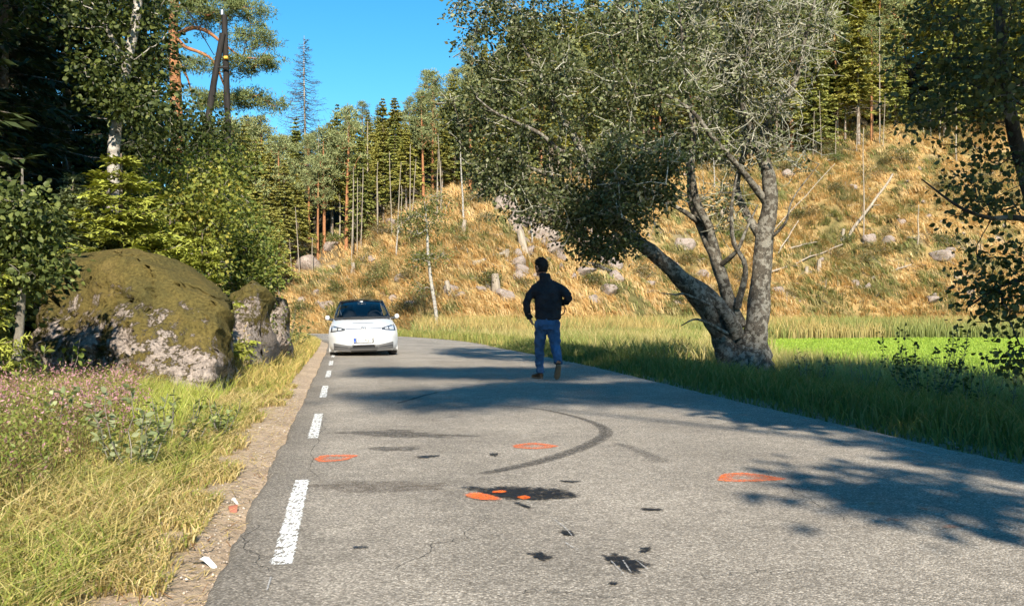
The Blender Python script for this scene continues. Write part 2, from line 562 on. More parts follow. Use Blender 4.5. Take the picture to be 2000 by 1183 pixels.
def mat_decal(name, color, amount=1.0, nscale=30, lo=.35, hi=.55, edge=True, rough=.7, color2=None, stretch=(1, 1, 1)):
    """thin worn layer on the tarmac; UV.x runs across, UV.y along; soft broken edges"""
    m, nt, b = new_mat(name)
    tc = node(nt, 'ShaderNodeTexCoord')
    mp = node(nt, 'ShaderNodeMapping'); mp.inputs['Scale'].default_value = stretch
    nt.links.new(tc.outputs['Object'], mp.inputs['Vector'])
    n = noise_node(nt, nscale, 5, .75, vec=mp.outputs[0])
    fac = ramp(nt, n.outputs[0], [(lo, 0.0), (hi, 1.0)]).outputs[0]
    if edge:
        at_ = node(nt, 'ShaderNodeAttribute', attribute_name='Col')
        sep = node(nt, 'ShaderNodeSeparateColor'); nt.links.new(at_.outputs['Color'], sep.inputs[0])
        # threshold moves with the edge value so the rim breaks up
        ad = node(nt, 'ShaderNodeMath', operation='ADD'); ad.use_clamp = False
        sc = node(nt, 'ShaderNodeMath', operation='MULTIPLY_ADD'); sc.inputs[1].default_value = .75; sc.inputs[2].default_value = -.75
        nt.links.new(sep.outputs[0], sc.inputs[0])
        nt.links.new(n.outputs[0], ad.inputs[0]); nt.links.new(sc.outputs[0], ad.inputs[1])
        fac = ramp(nt, ad.outputs[0], [(lo, 0.0), (hi, 1.0)]).outputs[0]
    mu = node(nt, 'ShaderNodeMath', operation='MULTIPLY'); mu.inputs[1].default_value = amount
    nt.links.new(fac, mu.inputs[0])
    nt.links.new(mu.outputs[0], b.inputs['Alpha'])
    if color2:
        n2 = noise_node(nt, nscale * .4, 4, .6, vec=mp.outputs[0])
        r = ramp(nt, n2.outputs[0], [(.4, color), (.6, color2)])
        nt.links.new(r.outputs[0], b.inputs['Base Color'])
    else:
        b.inputs['Base Color'].default_value = (*color, 1)
    b.inputs['Roughness'].default_value = rough
    b.inputs['Specular IOR Level'].default_value = .3
    return m
PAINT_W = mat_decal('road_paint_white', (.86, .85, .81), 1.0, 60, .40, .50, rough=.7, stretch=(1, .35, 1))
SPRAY = mat_decal('spray_paint_orange', (1.0, .22, .03), 1.0, 75, .30, .60, rough=.6, color2=(.95, .14, .015))
RUBBER = mat_decal('tyre_rubber', (.045, .043, .042), .72, 34, .30, .62, rough=.85)
OIL = mat_decal('oil_stain', (.012, .012, .014), .93, 22, .27, .52, rough=.5)
DAMP = mat_decal('damp_stain', (.05, .045, .04), .55, 14, .28, .6, rough=.7)

def strip(name, P, W, mat, z, label=None, nc=6):
    """flat band along ground points, edge value in Col.r"""
    P = np.asarray(P, dtype=float)[:, :2]; n = len(P)
    W = np.broadcast_to(W, (n,))
    T = unit(np.gradient(P, axis=0)); N = np.stack([T[:, 1], -T[:, 0]], axis=1)
    t = np.linspace(-.5, .5, nc)
    V = P[:, None, :] + N[:, None, :] * (t[None, :, None] * W[:, None, None])
    V = np.concatenate([V, np.full((n, nc, 1), z)], axis=2).reshape(-1, 3)
    e = np.clip((1 - np.abs(t) * 2) * 2.2, 0, 1)
    al = np.clip(np.minimum(np.arange(n), np.arange(n)[::-1]) / max(1, n * .10), 0, 1)
    C = np.repeat((e[None, :] * al[:, None]).reshape(-1, 1), 3, axis=1)
    ii = np.arange(n * nc).reshape(n, nc)
    F = np.stack([ii[:-1, :-1], ii[:-1, 1:], ii[1:, 1:], ii[1:, :-1]], axis=-1).reshape(-1, 4)
    o = mk(name, V, F, mat, road, col=C)
    if label: o['label'] = label
    return o

# edge line dashes: 2 m of paint, 2 m of gap
def along_left(s0, s1, off, n=10):
    Y = np.linspace(s0, s1, n); x = np.interp(Y, EL[:, 1], EL[:, 0])
    return np.stack([x + off, Y], axis=1)
for k in range(9):
    s0 = 3.80 + 3.98 * k
    P = along_left(s0, s0 + 1.98, .20)
    o = strip('edge_line_dash', P, .108, PAINT_W, .004, nc=8)
    c = np.ones((80, 4), dtype=np.float32); w = np.clip((.5 - np.abs(np.linspace(-.5, .5, 8))) * 10, .62, .97)
    c[:, 0] = np.tile(w, 10); o.data.color_attributes['Col'].data.foreach_set('color', c.ravel())
PAINT_F = mat_decal('road_paint_faded', (.66, .65, .62), .55, 40, .38, .60)
for s0 in (6.75, 11.05, 15.0, 19.0):
    Y = np.linspace(s0, s0 + .55, 8); x = np.interp(Y, ER[:, 1], ER[:, 0]) - .30
    strip('edge_line_dash', np.stack([x, Y], axis=1), .12, PAINT_F, .004)

def disc_decal(name, pts, mat, z, ring=0.0, label=None, wob=.12, seed=0):
    """closed outline in ground points; ring > 0 leaves the middle open"""
    P = catmull(np.vstack([pts, pts[:1]]), 48)[:-1, :2]
    c = P.mean(0); n = len(P)
    a = np.arange(n)
    f = 1 + wob * (vnoise(a * .6, a * 0, seed) - .5)
    radii = [1.12, .95, .75, .5, .25, .02] if ring == 0 else [1.15, 1 - ring * .12, 1 - ring * .5, 1 - ring]
    vals = [0, .66, .95, 1, 1, 1] if ring == 0 else [.12, .95, .86, .66]
    V = np.concatenate([np.concatenate([c + (P - c) * f[:, None] * r, np.full((n, 1), z)], axis=1) for r in radii])
    C = np.repeat(np.repeat(np.array(vals), n)[:, None], 3, axis=1)
    F = []
    for q in range(len(radii) - 1):
        F.append(np.stack([q * n + a, q * n + (a + 1) % n, (q + 1) * n + (a + 1) % n, (q + 1) * n + a], axis=1))
    o = mk(name, V, np.vstack(F), mat, road, col=C)
    if label: o['label'] = label
    return o
def gpts(L): return np.array([gp(*p)[:2] for p in L])
# orange marks round traces
disc_decal('spray_mark', gpts([(611, 897), (635, 889), (700, 889), (690, 895), (672, 900), (625, 903)]), SPRAY, .005, .93, 'orange sprayed ring near the white edge line', seed=1)
disc_decal('spray_mark', gpts([(995, 870), (1040, 865), (1093, 871), (1060, 877), (1010, 876)]), SPRAY, .005, .96, 'orange sprayed ring inside the curved skid mark', seed=2)
disc_decal('spray_mark', gpts([(1396, 934), (1412, 925), (1470, 924), (1537, 936), (1480, 941), (1410, 941)]), SPRAY, .005, .95, 'orange sprayed ring at the edge of the tree shadow', seed=3)
disc_decal('spray_mark', gpts([(900, 967), (925, 962), (960, 968), (985, 978), (950, 980), (915, 975)]), SPRAY, .009, 0, 'orange paint beside the black oil stain', seed=4)
disc_decal('spray_mark', gpts([(1005, 973), (1025, 969), (1040, 974), (1022, 978)]), SPRAY, .009, 0, 'small orange dab inside the oil stain', seed=5)
disc_decal('spray_mark', gpts([(960, 961), (985, 959), (990, 964), (962, 965)]), SPRAY, .009, 0, 'small orange dab at the oil stain rim', seed=6)
for q, (px, py) in enumerate([(1705, 984), (1803, 995), (1855, 1029), (1740, 1016)]):
    disc_decal('spray_mark', gpts([(px - 22, py), (px, py - 4), (px + 24, py), (px, py + 4)]), mat_decal('faded_orange', (.9, .25, .06), .35, 40, .4, .6), .005, 0, 'faded orange dab on the lane', seed=10 + q)
# black oil patch and its tails
disc_decal('oil_stain', gpts([(905, 956), (960, 950), (1075, 951), (1148, 966), (1110, 976), (1040, 979), (985, 977), (940, 968)]), OIL, .006, 0, 'black oil stain with orange paint', wob=.25, seed=7)
strip('oil_trail', [gp(860, 953), gp(920, 954), gp(990, 955)], [.10, .16, .2], OIL, .0072)
strip('oil_trail', [gp(985, 974), gp(1010, 984), gp(1035, 993), (gp(1052, 998))], [.09, .06, .03, .02], OIL, .0074)
for q, pts in enumerate([[(1165, 1080), (1200, 1078), (1240, 1092), (1278, 1108), (1262, 1120), (1225, 1128), (1205, 1108), (1178, 1098)],
                         [(1028, 1082), (1050, 1078), (1078, 1090), (1060, 1098)], [(1090, 1038), (1110, 1036), (1125, 1047), (1105, 1048)],
                         [(1250, 1070), (1272, 1069), (1270, 1078), (1248, 1080)], [(1250, 993), (1280, 994), (1300, 998), (1262, 998)],
                         [(690, 1067), (718, 1068), (715, 1072), (692, 1072)], [(1090, 938), (1135, 940), (1120, 943), (1092, 942)],
                         [(810, 891), (860, 889), (850, 894), (815, 895)], [(955, 885), (975, 885), (970, 892), (958, 890)], [(1188, 1138), (1205, 1137), (1204, 1143), (1190, 1143)]]):
    disc_decal('oil_spot', gpts(pts), OIL, .006, 0, wob=.7, seed=30 + q)
def spl(L, n=60): return catmull(np.array([gp(*p)[:2] for p in L]), n)
P = spl([(880, 936), (960, 922), (1060, 900), (1130, 877), (1172, 857), (1184, 843), (1165, 828), (1120, 813), (1060, 800), (990, 793), (900, 785)], 90)
strip('skid_mark', P, np.interp(np.linspace(0, 1, 90), [0, .08, .3, .5, .7, 1], [.06, .17, .22, .20, .12, .04]), RUBBER, .0045, 'dark curved skid mark crossing the lane')
strip('skid_mark', spl([(765, 790), (800, 781), (830, 772), (870, 763)], 24), [.10] * 24, RUBBER, .0045, 'short skid mark at the edge of the far shadow')
strip('skid_mark', spl([(1190, 862), (1230, 874), (1270, 890), (1310, 908)], 24), np.linspace(.16, .24, 24), mat_decal('tyre_rubber_faint', (.06, .058, .056), .5, 34, .36, .66), .0045, 'faint skid mark beside the curved one')
disc_decal('damp_patch', gpts([(640, 846), (700, 840), (790, 838), (850, 846), (945, 851), (860, 856), (740, 855), (680, 851)]), DAMP, .003, 0, wob=.5, seed=51)
disc_decal('damp_patch', gpts([(700, 876), (750, 872), (830, 873), (815, 880), (750, 881)]), DAMP, .003, 0, wob=.5, seed=52)
disc_decal('damp_patch', gpts([(560, 945), (700, 938), (880, 942), (900, 952), (800, 962), (640, 962)]), mat_decal('brown_stain', (.10, .075, .055), .40, 10, .26, .6), .003, 0, wob=.4, seed=53)
for q, L in enumerate([[(1078, 1015), (1100, 1030), (1122, 1055)], [(1100, 1060), (1130, 1078)], [(1215, 1095), (1235, 1125)], [(1190, 1095), (1222, 1128)], [(1240, 1095), (1268, 1118)], [(520, 1160), (530, 1128)]]):
    strip('scratch', spl(L, 10), .012, mat_decal('scratch_white', (.6, .58, .56), .6, 60, .3, .6), .010)

CRACK = mat_decal('asphalt_crack', (.03, .028, .026), .75, 50, .30, .6)
rgc = np.random.default_rng(12)
for q, (pa, pb) in enumerate([((520, 1130), (470, 1010)), ((860, 1150), (1240, 1165)), ((1480, 900), (1750, 1060)), ((640, 800), (600, 960)), ((980, 1000), (760, 1120)), ((1350, 1140), (1640, 1110)), ((1220, 820), (1420, 850))]):
    A = gp(*pa)[:2]; B_ = gp(*pb)[:2]
    n = 40; tq = np.linspace(0, 1, n)[:, None]
    w = np.cumsum(rgc.normal(size=(n, 2)) * .018, axis=0); w -= w * 0 + tq * w[-1]
    strip('road_crack', A + (B_ - A) * tq + w, np.interp(np.linspace(0, 1, n), [0, .5, 1], [.006, .014, .006]), CRACK, .0035, nc=4)
# ------------------------------------------------------------------ tree tools
class Skeleton:
    """limbs plus twigs that reach scattered points in the crown"""
    def __init__(self):
        self.pos = []; self.par = []; self.fix = []; self.paths = []
    def limb(self, P, rads, start=None, n=None):
        P = np.asarray(P, dtype=float)
        n = n or max(6, len(P) * 4)
        Q = catmull(P, n); rr = np.interp(np.linspace(0, 1, n), np.linspace(0, 1, len(rads)), rads)
        ids = []
        prev = -1 if start is None else start
        for q, r in zip(Q, rr):
            self.pos.append(q); self.par.append(prev); self.fix.append(r); prev = len(self.pos) - 1; ids.append(prev)
        self.paths.append((ids, True))
        return ids
    def reach(self, targets, wander=.08, sag=0.0, steps=4, minr=.006, power=.45, avoid_low=None, lo_only=0):
        targets = np.asarray(targets, dtype=float)
        base = np.array(self.pos)
        d0 = np.array([np.min(((base - t) ** 2).sum(1)) for t in targets])
        order = np.argsort(d0)
        buf = np.zeros((len(base) + len(targets) * steps + 4, 3)); buf[:len(base)] = base; n = len(base)
        for ti in order:
            t = targets[ti]
            dv = buf[:n] - t
            q = (dv ** 2).sum(1) + np.where(dv[:, 2] > 0, 1.5 * dv[:, 2] ** 2, 0)     # twigs prefer to grow outward and up
            j = int(q.argmin())
            p = buf[j]; L = np.linalg.norm(t - p)
            ids = [j]; prev = j
            off = (rng.random(3) - .5) * 2 * wander * L
            for s in range(1, steps + 1):
                f = s / steps
                x = p + (t - p) * f + off * math.sin(f * math.pi) + np.array([0, 0, sag * L * math.sin(f * math.pi)]) + (rng.random(3) - .5) * wander * L * .35
                self.pos.append(x); self.par.append(prev); self.fix.append(None)
                buf[n] = x; n += 1
                prev = len(self.pos) - 1; ids.append(prev)
            self.paths.append((ids, False))
        self.minr = minr; self.power = power
    def radii(self):
        N = len(self.pos); cnt = np.zeros(N); child = np.zeros(N, dtype=int)
        for p in self.par:
            if p >= 0: child[p] += 1
        cnt[child == 0] = 1
        for i in range(N - 1, -1, -1):
            if cnt[i] == 0: cnt[i] = 1
            p = self.par[i]
            if p >= 0: cnt[p] += cnt[i]
        r = self.minr * cnt ** self.power
        return np.array([f if f is not None else v for f, v in zip(self.fix, r)])
    def tubes(self, geo, k=5, klimb=9, rough=.12, maxr=None):
        r = self.radii(); pos = np.array(self.pos)
        for ids, is_limb in self.paths:
            rr = r[ids].copy()
            if not is_limb:
                rr[0] = min(rr[0], rr[1] * 1.25)
                if maxr: rr = np.minimum(rr, maxr)
            tube(geo, pos[ids], rr, klimb if is_limb else k, rough=rough if is_limb else 0)
        return r, pos

def ellipsoid_points(n, c, r, hollow=.35):
    v = unit(rng.normal(size=(n, 3))); u = rng.random(n) ** (1 / 3)
    u = hollow + (1 - hollow) * u
    return np.asarray(c) + v * u[:, None] * np.asarray(r)

def leaf_spray(geo, targets, per, spread, L, W, palette, weights=None, droop=.2, hexa=False, upbias=.7, vary=.25):
    """leaves scattered in small bunches round twig tips"""
    T = np.repeat(np.asarray(targets), per, axis=0); n = len(T)
    off = rng.normal(size=(n, 3)) * spread * np.array([1, 1, .7])
    P = T + off
    D = unit(off + rng.normal(size=(n, 3)) * spread * .8 + np.array([0, 0, -droop * spread * 2]))
    N = unit(rng.normal(size=(n, 3)) + np.array([0, 0, upbias]))
    pal = np.asarray(palette)
    c = pal[rng.choice(len(pal), size=n, p=weights)]
    cl = np.repeat(1 + vary * (rng.random(len(targets)) - .5), per)
    c = c * (cl * (1 + vary * (rng.random(n) - .5)))[:, None]
    s = .65 + .7 * rng.random(n)
    diamonds(geo, P, D, N, L * s, W * s, c, hexa=hexa)

BARK_LICHEN = mat_bark('bark_lichen', (.125, .105, .08), (.035, .03, .024), (.235, .215, .175), 11, .45, 3, lscale=9)
BARK_DARK = mat_bark('bark_dark', (.10, .085, .07), (.03, .026, .022), (.22, .21, .18), 8, .25, 3)
BARK_BIRCH = mat_bark('bark_birch', (.50, .46, .40), (.10, .085, .07), None, 5, 0, .35)
BARK_PINE = mat_bark('bark_pine', (.42, .19, .085), (.2, .095, .05), None, 7, 0, 2.5)
BARK_SPRUCE = mat_bark('bark_spruce', (.25, .19, .14), (.10, .075, .055), (.34, .31, .27), 9, .35, 3)
DEADWOOD = mat_bark('dead_wood', (.40, .335, .26), (.17, .135, .10), None, 7, 0, 6)
BARK_SILVER = mat_bark('bark_grey_young', (.26, .235, .19), (.09, .08, .065), None, 9, 0, 2)

# ------------------------------------------------------------------ conifers
def spruce_meshes(h, seed, whorls=26, per=6, base=.12, rad=.17, nspray=11, sp_len=.30, sp_w=.07, col=(.05, .075, .022), droop=.35, dead_low=.0, fine=False, trunk_r=None, bark=BARK_SPRUCE):
    global rng
    keep = rng; rng = np.random.default_rng(seed)
    gt = Geo(); gc = Geo(); gd = Geo()
    tr = trunk_r or h * .011
    zz = np.linspace(0, h, 12)
    wob = np.cumsum(rng.normal(size=(12, 2)) * .012 * h / 12, axis=0)
    T = np.column_stack([wob, zz])
    tube(gt, T, tr * (1 - zz / h) ** .8 + .008, 8, rough=.08)
    P = []; D = []; N = []; L = []; W = []; C = []
    col = np.array(col)
    R = h * rad
    for w in range(whorls):
        f = base + (1 - base) * (w + rng.random() * .6) / whorls
        z = f * h
        Rl = R * (1 - (f - base) / (1 - base)) ** .75 * (.75 + .25 * min(1, (f - base) / .12 + .3)) + .03 * h * (1 - f)
        c0 = np.array([np.interp(z, zz, T[:, 0]), np.interp(z, zz, T[:, 1]), z])
        k = per if f < .9 else max(3, per - 2)
        a0 = rng.random() * 6.28
        for b in range(k):
            a = a0 + b * 2 * np.pi / k + rng.normal() * .25
            Lb = Rl * (.45 + .75 * rng.random())
            up = .10 + .5 * max(0, f - .55)
            tt = np.linspace(0, 1, 6)
            x = Lb * tt
            zc = up * Lb * tt - droop * Lb * tt ** 1.6 + .18 * Lb * tt ** 4
            br = c0 + np.column_stack([np.cos(a) * x, np.sin(a) * x, zc])
            dead = f < dead_low and rng.random() < .75
            tube(gd if dead else gt, br, np.linspace(.012 * h / 12 + .006, .004, 6), 4 if not fine else 5)
            if dead:
                continue
            ns = max(4, int(nspray * (.5 + Lb / R)))
            t = .12 + .88 * (np.arange(ns) + rng.random(ns)) / ns
            for side in (-1, 1, 0):
                q = np.column_stack([np.interp(t, tt, br[:, i]) for i in range(3)])
                fw = np.array([np.cos(a), np.sin(a), -.1]); sd = np.array([-np.sin(a), np.cos(a), 0]) * side
                d = fw * (.75 if side else 1) + sd * .9 + np.array([0, 0, -.35 if side else -.05]) + rng.normal(size=(ns, 3)) * .18
                if side == 0:
                    d = d + np.array([0, 0, 1]) * (rng.random((ns, 1)) - .55) * 1.1
                P.append(q); D.append(d)
                N.append(np.tile([0, 0, 1.0], (ns, 1)) + rng.normal(size=(ns, 3)) * .45)
                ll = sp_len * (.55 + .6 * (1 - t)) * (.7 + .6 * rng.random(ns)) * (.6 + .5 * Lb / R)
                L.append(ll); W.append(sp_w * (.7 + .6 * rng.random(ns)))
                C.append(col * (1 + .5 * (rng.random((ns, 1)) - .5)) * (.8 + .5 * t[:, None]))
    P = np.vstack(P); D = np.vstack(D); N = np.vstack(N); L = np.concatenate(L); W = np.concatenate(W); C = np.vstack(C)
    if fine:
        # split each spray into a twig of small needle bunches
        m = 5; n = len(P)
        Du = unit(D)
        f = np.tile(np.linspace(.0, .85, m), n)
        P2 = np.repeat(P, m, axis=0) + np.repeat(Du * L[:, None], m, axis=0) * f[:, None]
        sgn = np.tile(np.where(np.arange(m) % 2, 1.0, -1.0), n)[:, None]
        S = np.repeat(unit(np.cross(Du, N)), m, axis=0)
        D2 = np.repeat(Du, m, axis=0) + S * sgn * .85 + rng.normal(size=(n * m, 3)) * .2
        diamonds(gc, P2, D2, np.repeat(N, m, axis=0), np.repeat(L, m) * .42, np.repeat(W, m) * .6, np.repeat(C, m, axis=0))
        diamonds(gc, P, D, N, L, W * .45, C)
    else:
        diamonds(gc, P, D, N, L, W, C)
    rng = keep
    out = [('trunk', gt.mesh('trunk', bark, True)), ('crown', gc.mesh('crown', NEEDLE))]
    if gd.n: out.append(('dead_branches', gd.mesh('dead_branches', DEADWOOD)))
    return out

def pine_meshes(h, seed, clumps=60, crown_lo=.5, rad=.22, ntuft=46, tl=.30, col=(.06, .09, .035), trunk_r=None):
    global rng
    keep = rng; rng = np.random.default_rng(seed)
    gt = Geo(); gc = Geo()
    sk = Skeleton()
    tr = trunk_r or h * .013
    lean = rng.normal(size=2) * .03 * h
    sk.limb([(0, 0, 0), (lean[0] * .3, lean[1] * .2, h * .35), (lean[0] * .6, lean[1] * .7, h * .7), (lean[0], lean[1], h)], [tr, tr * .8, tr * .55, tr * .12], n=18)
    T = []
    for i in range(clumps):
        f = crown_lo + (1 - crown_lo) * rng.random() ** .8
        g_ = (f - crown_lo) / (1 - crown_lo)
        rr = h * rad * (1 - g_ ** 1.7) ** .6 * (.35 + .65 * rng.random())
        a = rng.random() * 6.28
        T.append((lean[0] * f + rr * np.cos(a), lean[1] * f + rr * np.sin(a), f * h + .25))
    sk.reach(T, .12, -.05, 4, minr=h * .0018, power=.5)
    sk.tubes(gt, 5, 8)
    T = np.array(T)
    sub = np.repeat(T, 4, axis=0) + rng.normal(size=(len(T) * 4, 3)) * np.array([.34, .34, .12]) * h / 14
    n = len(sub) * ntuft // 4
    C0 = np.repeat(sub, ntuft // 4, axis=0)
    D = unit(rng.normal(size=(len(C0), 3)) + np.array([0, 0, .45]))
    P = C0 + D * .04 + rng.normal(size=(len(C0), 3)) * np.array([.16, .16, .08]) * h / 14
    c = np.array(col) * (1 + .6 * (rng.random((len(C0), 1)) - .5)) * np.repeat(.75 + .5 * rng.random((len(sub), 1)), ntuft // 4, axis=0)
    diamonds(gc, P, D, rng.normal(size=(len(C0), 3)), tl * (.6 + .6 * rng.random(len(C0))), tl * .22, c)
    rng = keep
    return [('trunk', gt.mesh('trunk', BARK_PINE, True)), ('crown', gc.mesh('crown', NEEDLE))]

def snag_mesh(h, seed, branches=10, r=.11, bl=.8, mat=None, lean=.02, kink=.0):
    global rng
    keep = rng; rng = np.random.default_rng(seed)
    gt = Geo(); gb = Geo()
    n = 9
    z = np.linspace(0, h, n)
    w = np.cumsum(rng.normal(size=(n, 2)) * lean * h / n + kink * h / n * np.array([1, 0]), axis=0); w -= w[0]
    T = np.column_stack([w, z])
    tube(gt, T, np.linspace(r, r * .45, n), 7, cap=True, rough=.15)
    for b in range(branches):
        f = .2 + .78 * rng.random(); a = rng.random() * 6.28
        p = np.array([np.interp(f * h, z, T[:, i]) for i in range(3)])
        L = bl * (.3 + .9 * rng.random()) * (1.15 - .7 * f)
        tt = np.linspace(0, 1, 4)[:, None]
        P = p + np.array([np.cos(a), np.sin(a), 0]) * L * tt + np.array([0, 0, 1]) * (-.35 * L * tt ** 1.5 + rng.normal() * .15 * L * tt)
        tube(gb, P, np.linspace(.02, .006, 4), 4)
    rng = keep
    out = [('trunk', gt.mesh('trunk', mat or DEADWOOD, True))]
    if gb.n: out.append(('branch', gb.mesh('branch', mat or DEADWOOD)))
    return out

def assemble(name, parts, loc, label, cat, group=None, rz=0.0, sc=1.0, tilt=(0, 0)):
    """a thing from shared part meshes"""
    t = thing(name, loc, label, cat, group)
    t.rotation_euler = (tilt[0], tilt[1], rz)
    t.scale = sc if hasattr(sc, '__len__') else (sc, sc, sc)
    for nm, me in parts:
        link(nm, me, t)
    return t

def tz(x, y):
    return float(terrain(np.array([x]), np.array([y]))[0])

def decid(name, loc, label, cat, group, limbs, blobs, n_t, per, spread, L, W, palette, weights=None, bark=BARK_DARK, minr=.006, hexa=False, droop=.2, trans=LEAF, wander=.1, sag=0.0, twig_leaves=True, seed=1, power=.45, vary=.25, hollow=.35, upbias=.7, k=4):
    """broadleaf tree or bush: limbs are (points, radii) in local coordinates; blobs are crown ellipsoids (centre, radius, share)"""
    global rng
    keep = rng; rng = np.random.default_rng(seed)
    t = thing(name, loc, label, cat, group)
    sk = Skeleton()
    ids0 = None
    for P, rr in limbs:
        start = None
        if sk.pos:
            q = ((np.array(sk.pos) - np.asarray(P[0])) ** 2).sum(1); start = int(q.argmin())
        sk.limb(P, rr, start)
    tot = sum(b[2] for b in blobs)
    T = np.vstack([ellipsoid_points(max(2, int(n_t * b[2] / tot)), b[0], b[1], hollow) for b in blobs])
    sk.reach(T, wander, sag, 4, minr, power)
    gt = Geo(); gl = Geo()
    sk.tubes(gt, k, 9)
    pos = np.array(sk.pos)
    tips = T
    if twig_leaves:
        mids = np.array([pos[ids[-2]] for ids, isl in sk.paths if not isl])
        tips = np.vstack([T, mids])
    leaf_spray(gl, tips, per, spread, L, W, palette, weights, droop, hexa, upbias, vary)
    gt.build('trunk', bark, t, True)
    gl.build('crown', trans, t)
    rng = keep
    return t
# ------------------------------------------------------------------ the old tree by the road (base 4.7, 19.3)
TB = np.array([4.75, 19.3, -0.30])
def tp(px, py, dy=0.0):
    return at(px, py, 19.3 + dy) - TB
GREY_GREEN = [(.125, .145, .055), (.085, .10, .04), (.24, .245, .13), (.05, .062, .025)]
old_tree = thing('old_tree', TB, 'big old lichen-grey tree with split trunk leaning over the road', 'tree')
sk = Skeleton()
limbs = [
    ([tp(1478, 728), tp(1478, 690), tp(1482, 640), tp(1488, 560, .1), tp(1497, 470, .2), tp(1502, 400, .2), tp(1492, 335, .1), tp(1497, 270, .0), tp(1522, 205, -.2), tp(1552, 140, -.3), tp(1580, 60, -.4), tp(1600, -30, -.5)], [.44, .36, .31, .28, .25, .22, .18, .14, .11, .08, .05, .02]),
    ([tp(1435, 728), tp(1432, 690), tp(1418, 650), tp(1385, 600, -.1), tp(1340, 553, -.3), tp(1290, 508, -.5), tp(1240, 455, -.7), tp(1200, 400, -.9), tp(1160, 330, -1.0), tp(1120, 260, -.9), tp(1075, 190, -.7), tp(1030, 110, -.5), tp(1000, 30, -.3)], [.34, .30, .30, .29, .24, .19, .16, .14, .12, .09, .07, .05, .02]),
    ([tp(1440, 655, -.1), tp(1425, 610, -.2), tp(1370, 555, -.1), tp(1290, 495, .2), tp(1220, 440, .5), tp(1150, 400, .8), tp(1080, 370, 1.0), tp(1010, 350, 1.1)], [.20, .17, .14, .12, .10, .08, .05, .02]),
    ([tp(1445, 640, .1), tp(1425, 580, .2), tp(1395, 500, .3), tp(1372, 440, .3), tp(1352, 385, .3), tp(1338, 320, .4), tp(1320, 250, .5), tp(1290, 170, .6), tp(1260, 80, .6), tp(1240, -20, .6)], [.20, .17, .15, .14, .12, .10, .08, .06, .04, .02]),
    ([tp(1400, 510, .3), tp(1390, 450, .1), tp(1362, 400, -.1), tp(1345, 330, -.3), tp(1352, 250, -.5), tp(1345, 160, -.6), tp(1330, 60, -.7), tp(1320, -40, -.7)], [.14, .12, .11, .09, .08, .06, .04, .02]),
    ([tp(1495, 480, .2), tp(1470, 420, .4), tp(1455, 350, .6), tp(1450, 280, .7), tp(1430, 200, .8), tp(1415, 110, .8), tp(1400, 10, .8)], [.12, .10, .09, .08, .06, .04, .02]),
    ([tp(1493, 330, .1), tp(1470, 270, -.3), tp(1455, 200, -.6), tp(1462, 120, -.8), tp(1480, 30, -.9)], [.11, .09, .07, .05, .02]),
    ([tp(1500, 400, .2), tp(1450, 330, -.4), tp(1400, 270, -.8), tp(1350, 215, -1.0), tp(1290, 190, -1.2), tp(1220, 160, -1.2)], [.10, .08, .07, .05, .04, .02]),
    ([tp(1160, 330, -1.0), tp(1100, 300, -1.3), tp(1040, 260, -1.5), tp(975, 230, -1.6), tp(930, 190, -1.6)], [.08, .06, .05, .03, .015]),
    ([tp(1200, 400, -.9), tp(1140, 380, -.6), tp(1070, 345, -.4), tp(1000, 320, -.3), tp(945, 300, -.2)], [.09, .07, .05, .03, .015]),
    ([tp(1420, 652, -.3), tp(1390, 632, -.7), tp(1360, 628, -1.0), tp(1330, 636, -1.2)], [.05, .04, .025, .012]),
    ([tp(1385, 595, -.4), tp(1340, 575, -.9), tp(1310, 578, -1.1), tp(1292, 572, -1.2)], [.045, .03, .02, .01]),
]
limbs += [
    ([tp(1456, 740), tp(1456, 715), tp(1455, 690), tp(1452, 655, .05)], [.56, .50, .46, .36]),
    ([tp(1440, 600), tp(1452, 530, -.3), tp(1438, 460, -.4), tp(1424, 405, -.5), tp(1440, 340, -.5)], [.09, .07, .06, .045, .02]),
    ([tp(1372, 440, .3), tp(1322, 402, -.2), tp(1292, 372, -.5), tp(1270, 330, -.6)], [.08, .06, .04, .02]),
    ([tp(1405, 520, .2), tp(1440, 478, -.3), tp(1472, 452, -.4), tp(1480, 400, -.4)], [.07, .055, .04, .02]),
    ([tp(1498, 470, .2), tp(1535, 430, -.2), tp(1560, 380, -.4), tp(1600, 320, -.5)], [.05, .035, .02, .01]),
]
for P, rr in limbs:
    st = None
    if sk.pos:
        st = int(((np.array(sk.pos) - P[0]) ** 2).sum(1).argmin())
    P = np.array(P); P[1:-1] += rng.normal(size=P[1:-1].shape) * .075
    sk.limb(P, np.array(rr) * np.interp(np.linspace(0, 1, len(rr)), [0, .2, 1], [.86, .76, .72]), st)
def sblob(px, py, dy, rx, ry, rz, n, hollow=.1):
    return ellipsoid_points(n, tp(px, py, dy), (rx, ry, rz), hollow)
dense = np.vstack([sblob(1090, 250, -.8, 1.5, 1.5, 1.5, 95), sblob(1190, 120, -.2, 1.7, 1.6, 1.3, 95), sblob(1010, 150, -.4, 1.3, 1.3, 1.2, 60),
                   sblob(1080, 390, -.9, 1.25, 1.2, .55, 75), sblob(1180, 460, -1.2, .85, .8, .5, 48), sblob(1290, 230, -.9, 1.2, 1.4, 1.2, 64), sblob(1230, 395, -1.9, .9, .7, .45, 44), sblob(1262, 335, -2.2, .7, .7, .5, 30), sblob(1240, 300, -2.0, 1.0, .8, .5, 34),
                   sblob(1330, 60, .2, 1.5, 1.5, 1.2, 70), sblob(1130, -20, -.1, 2.2, 1.6, 1.0, 60), sblob(960, 330, -.4, .55, .9, .5, 30), sblob(1215, 370, .3, .6, 1.0, .6, 34), sblob(955, 60, -.3, .8, 1.0, .9, 40), sblob(920, 230, -.5, .5, .8, .7, 24)])
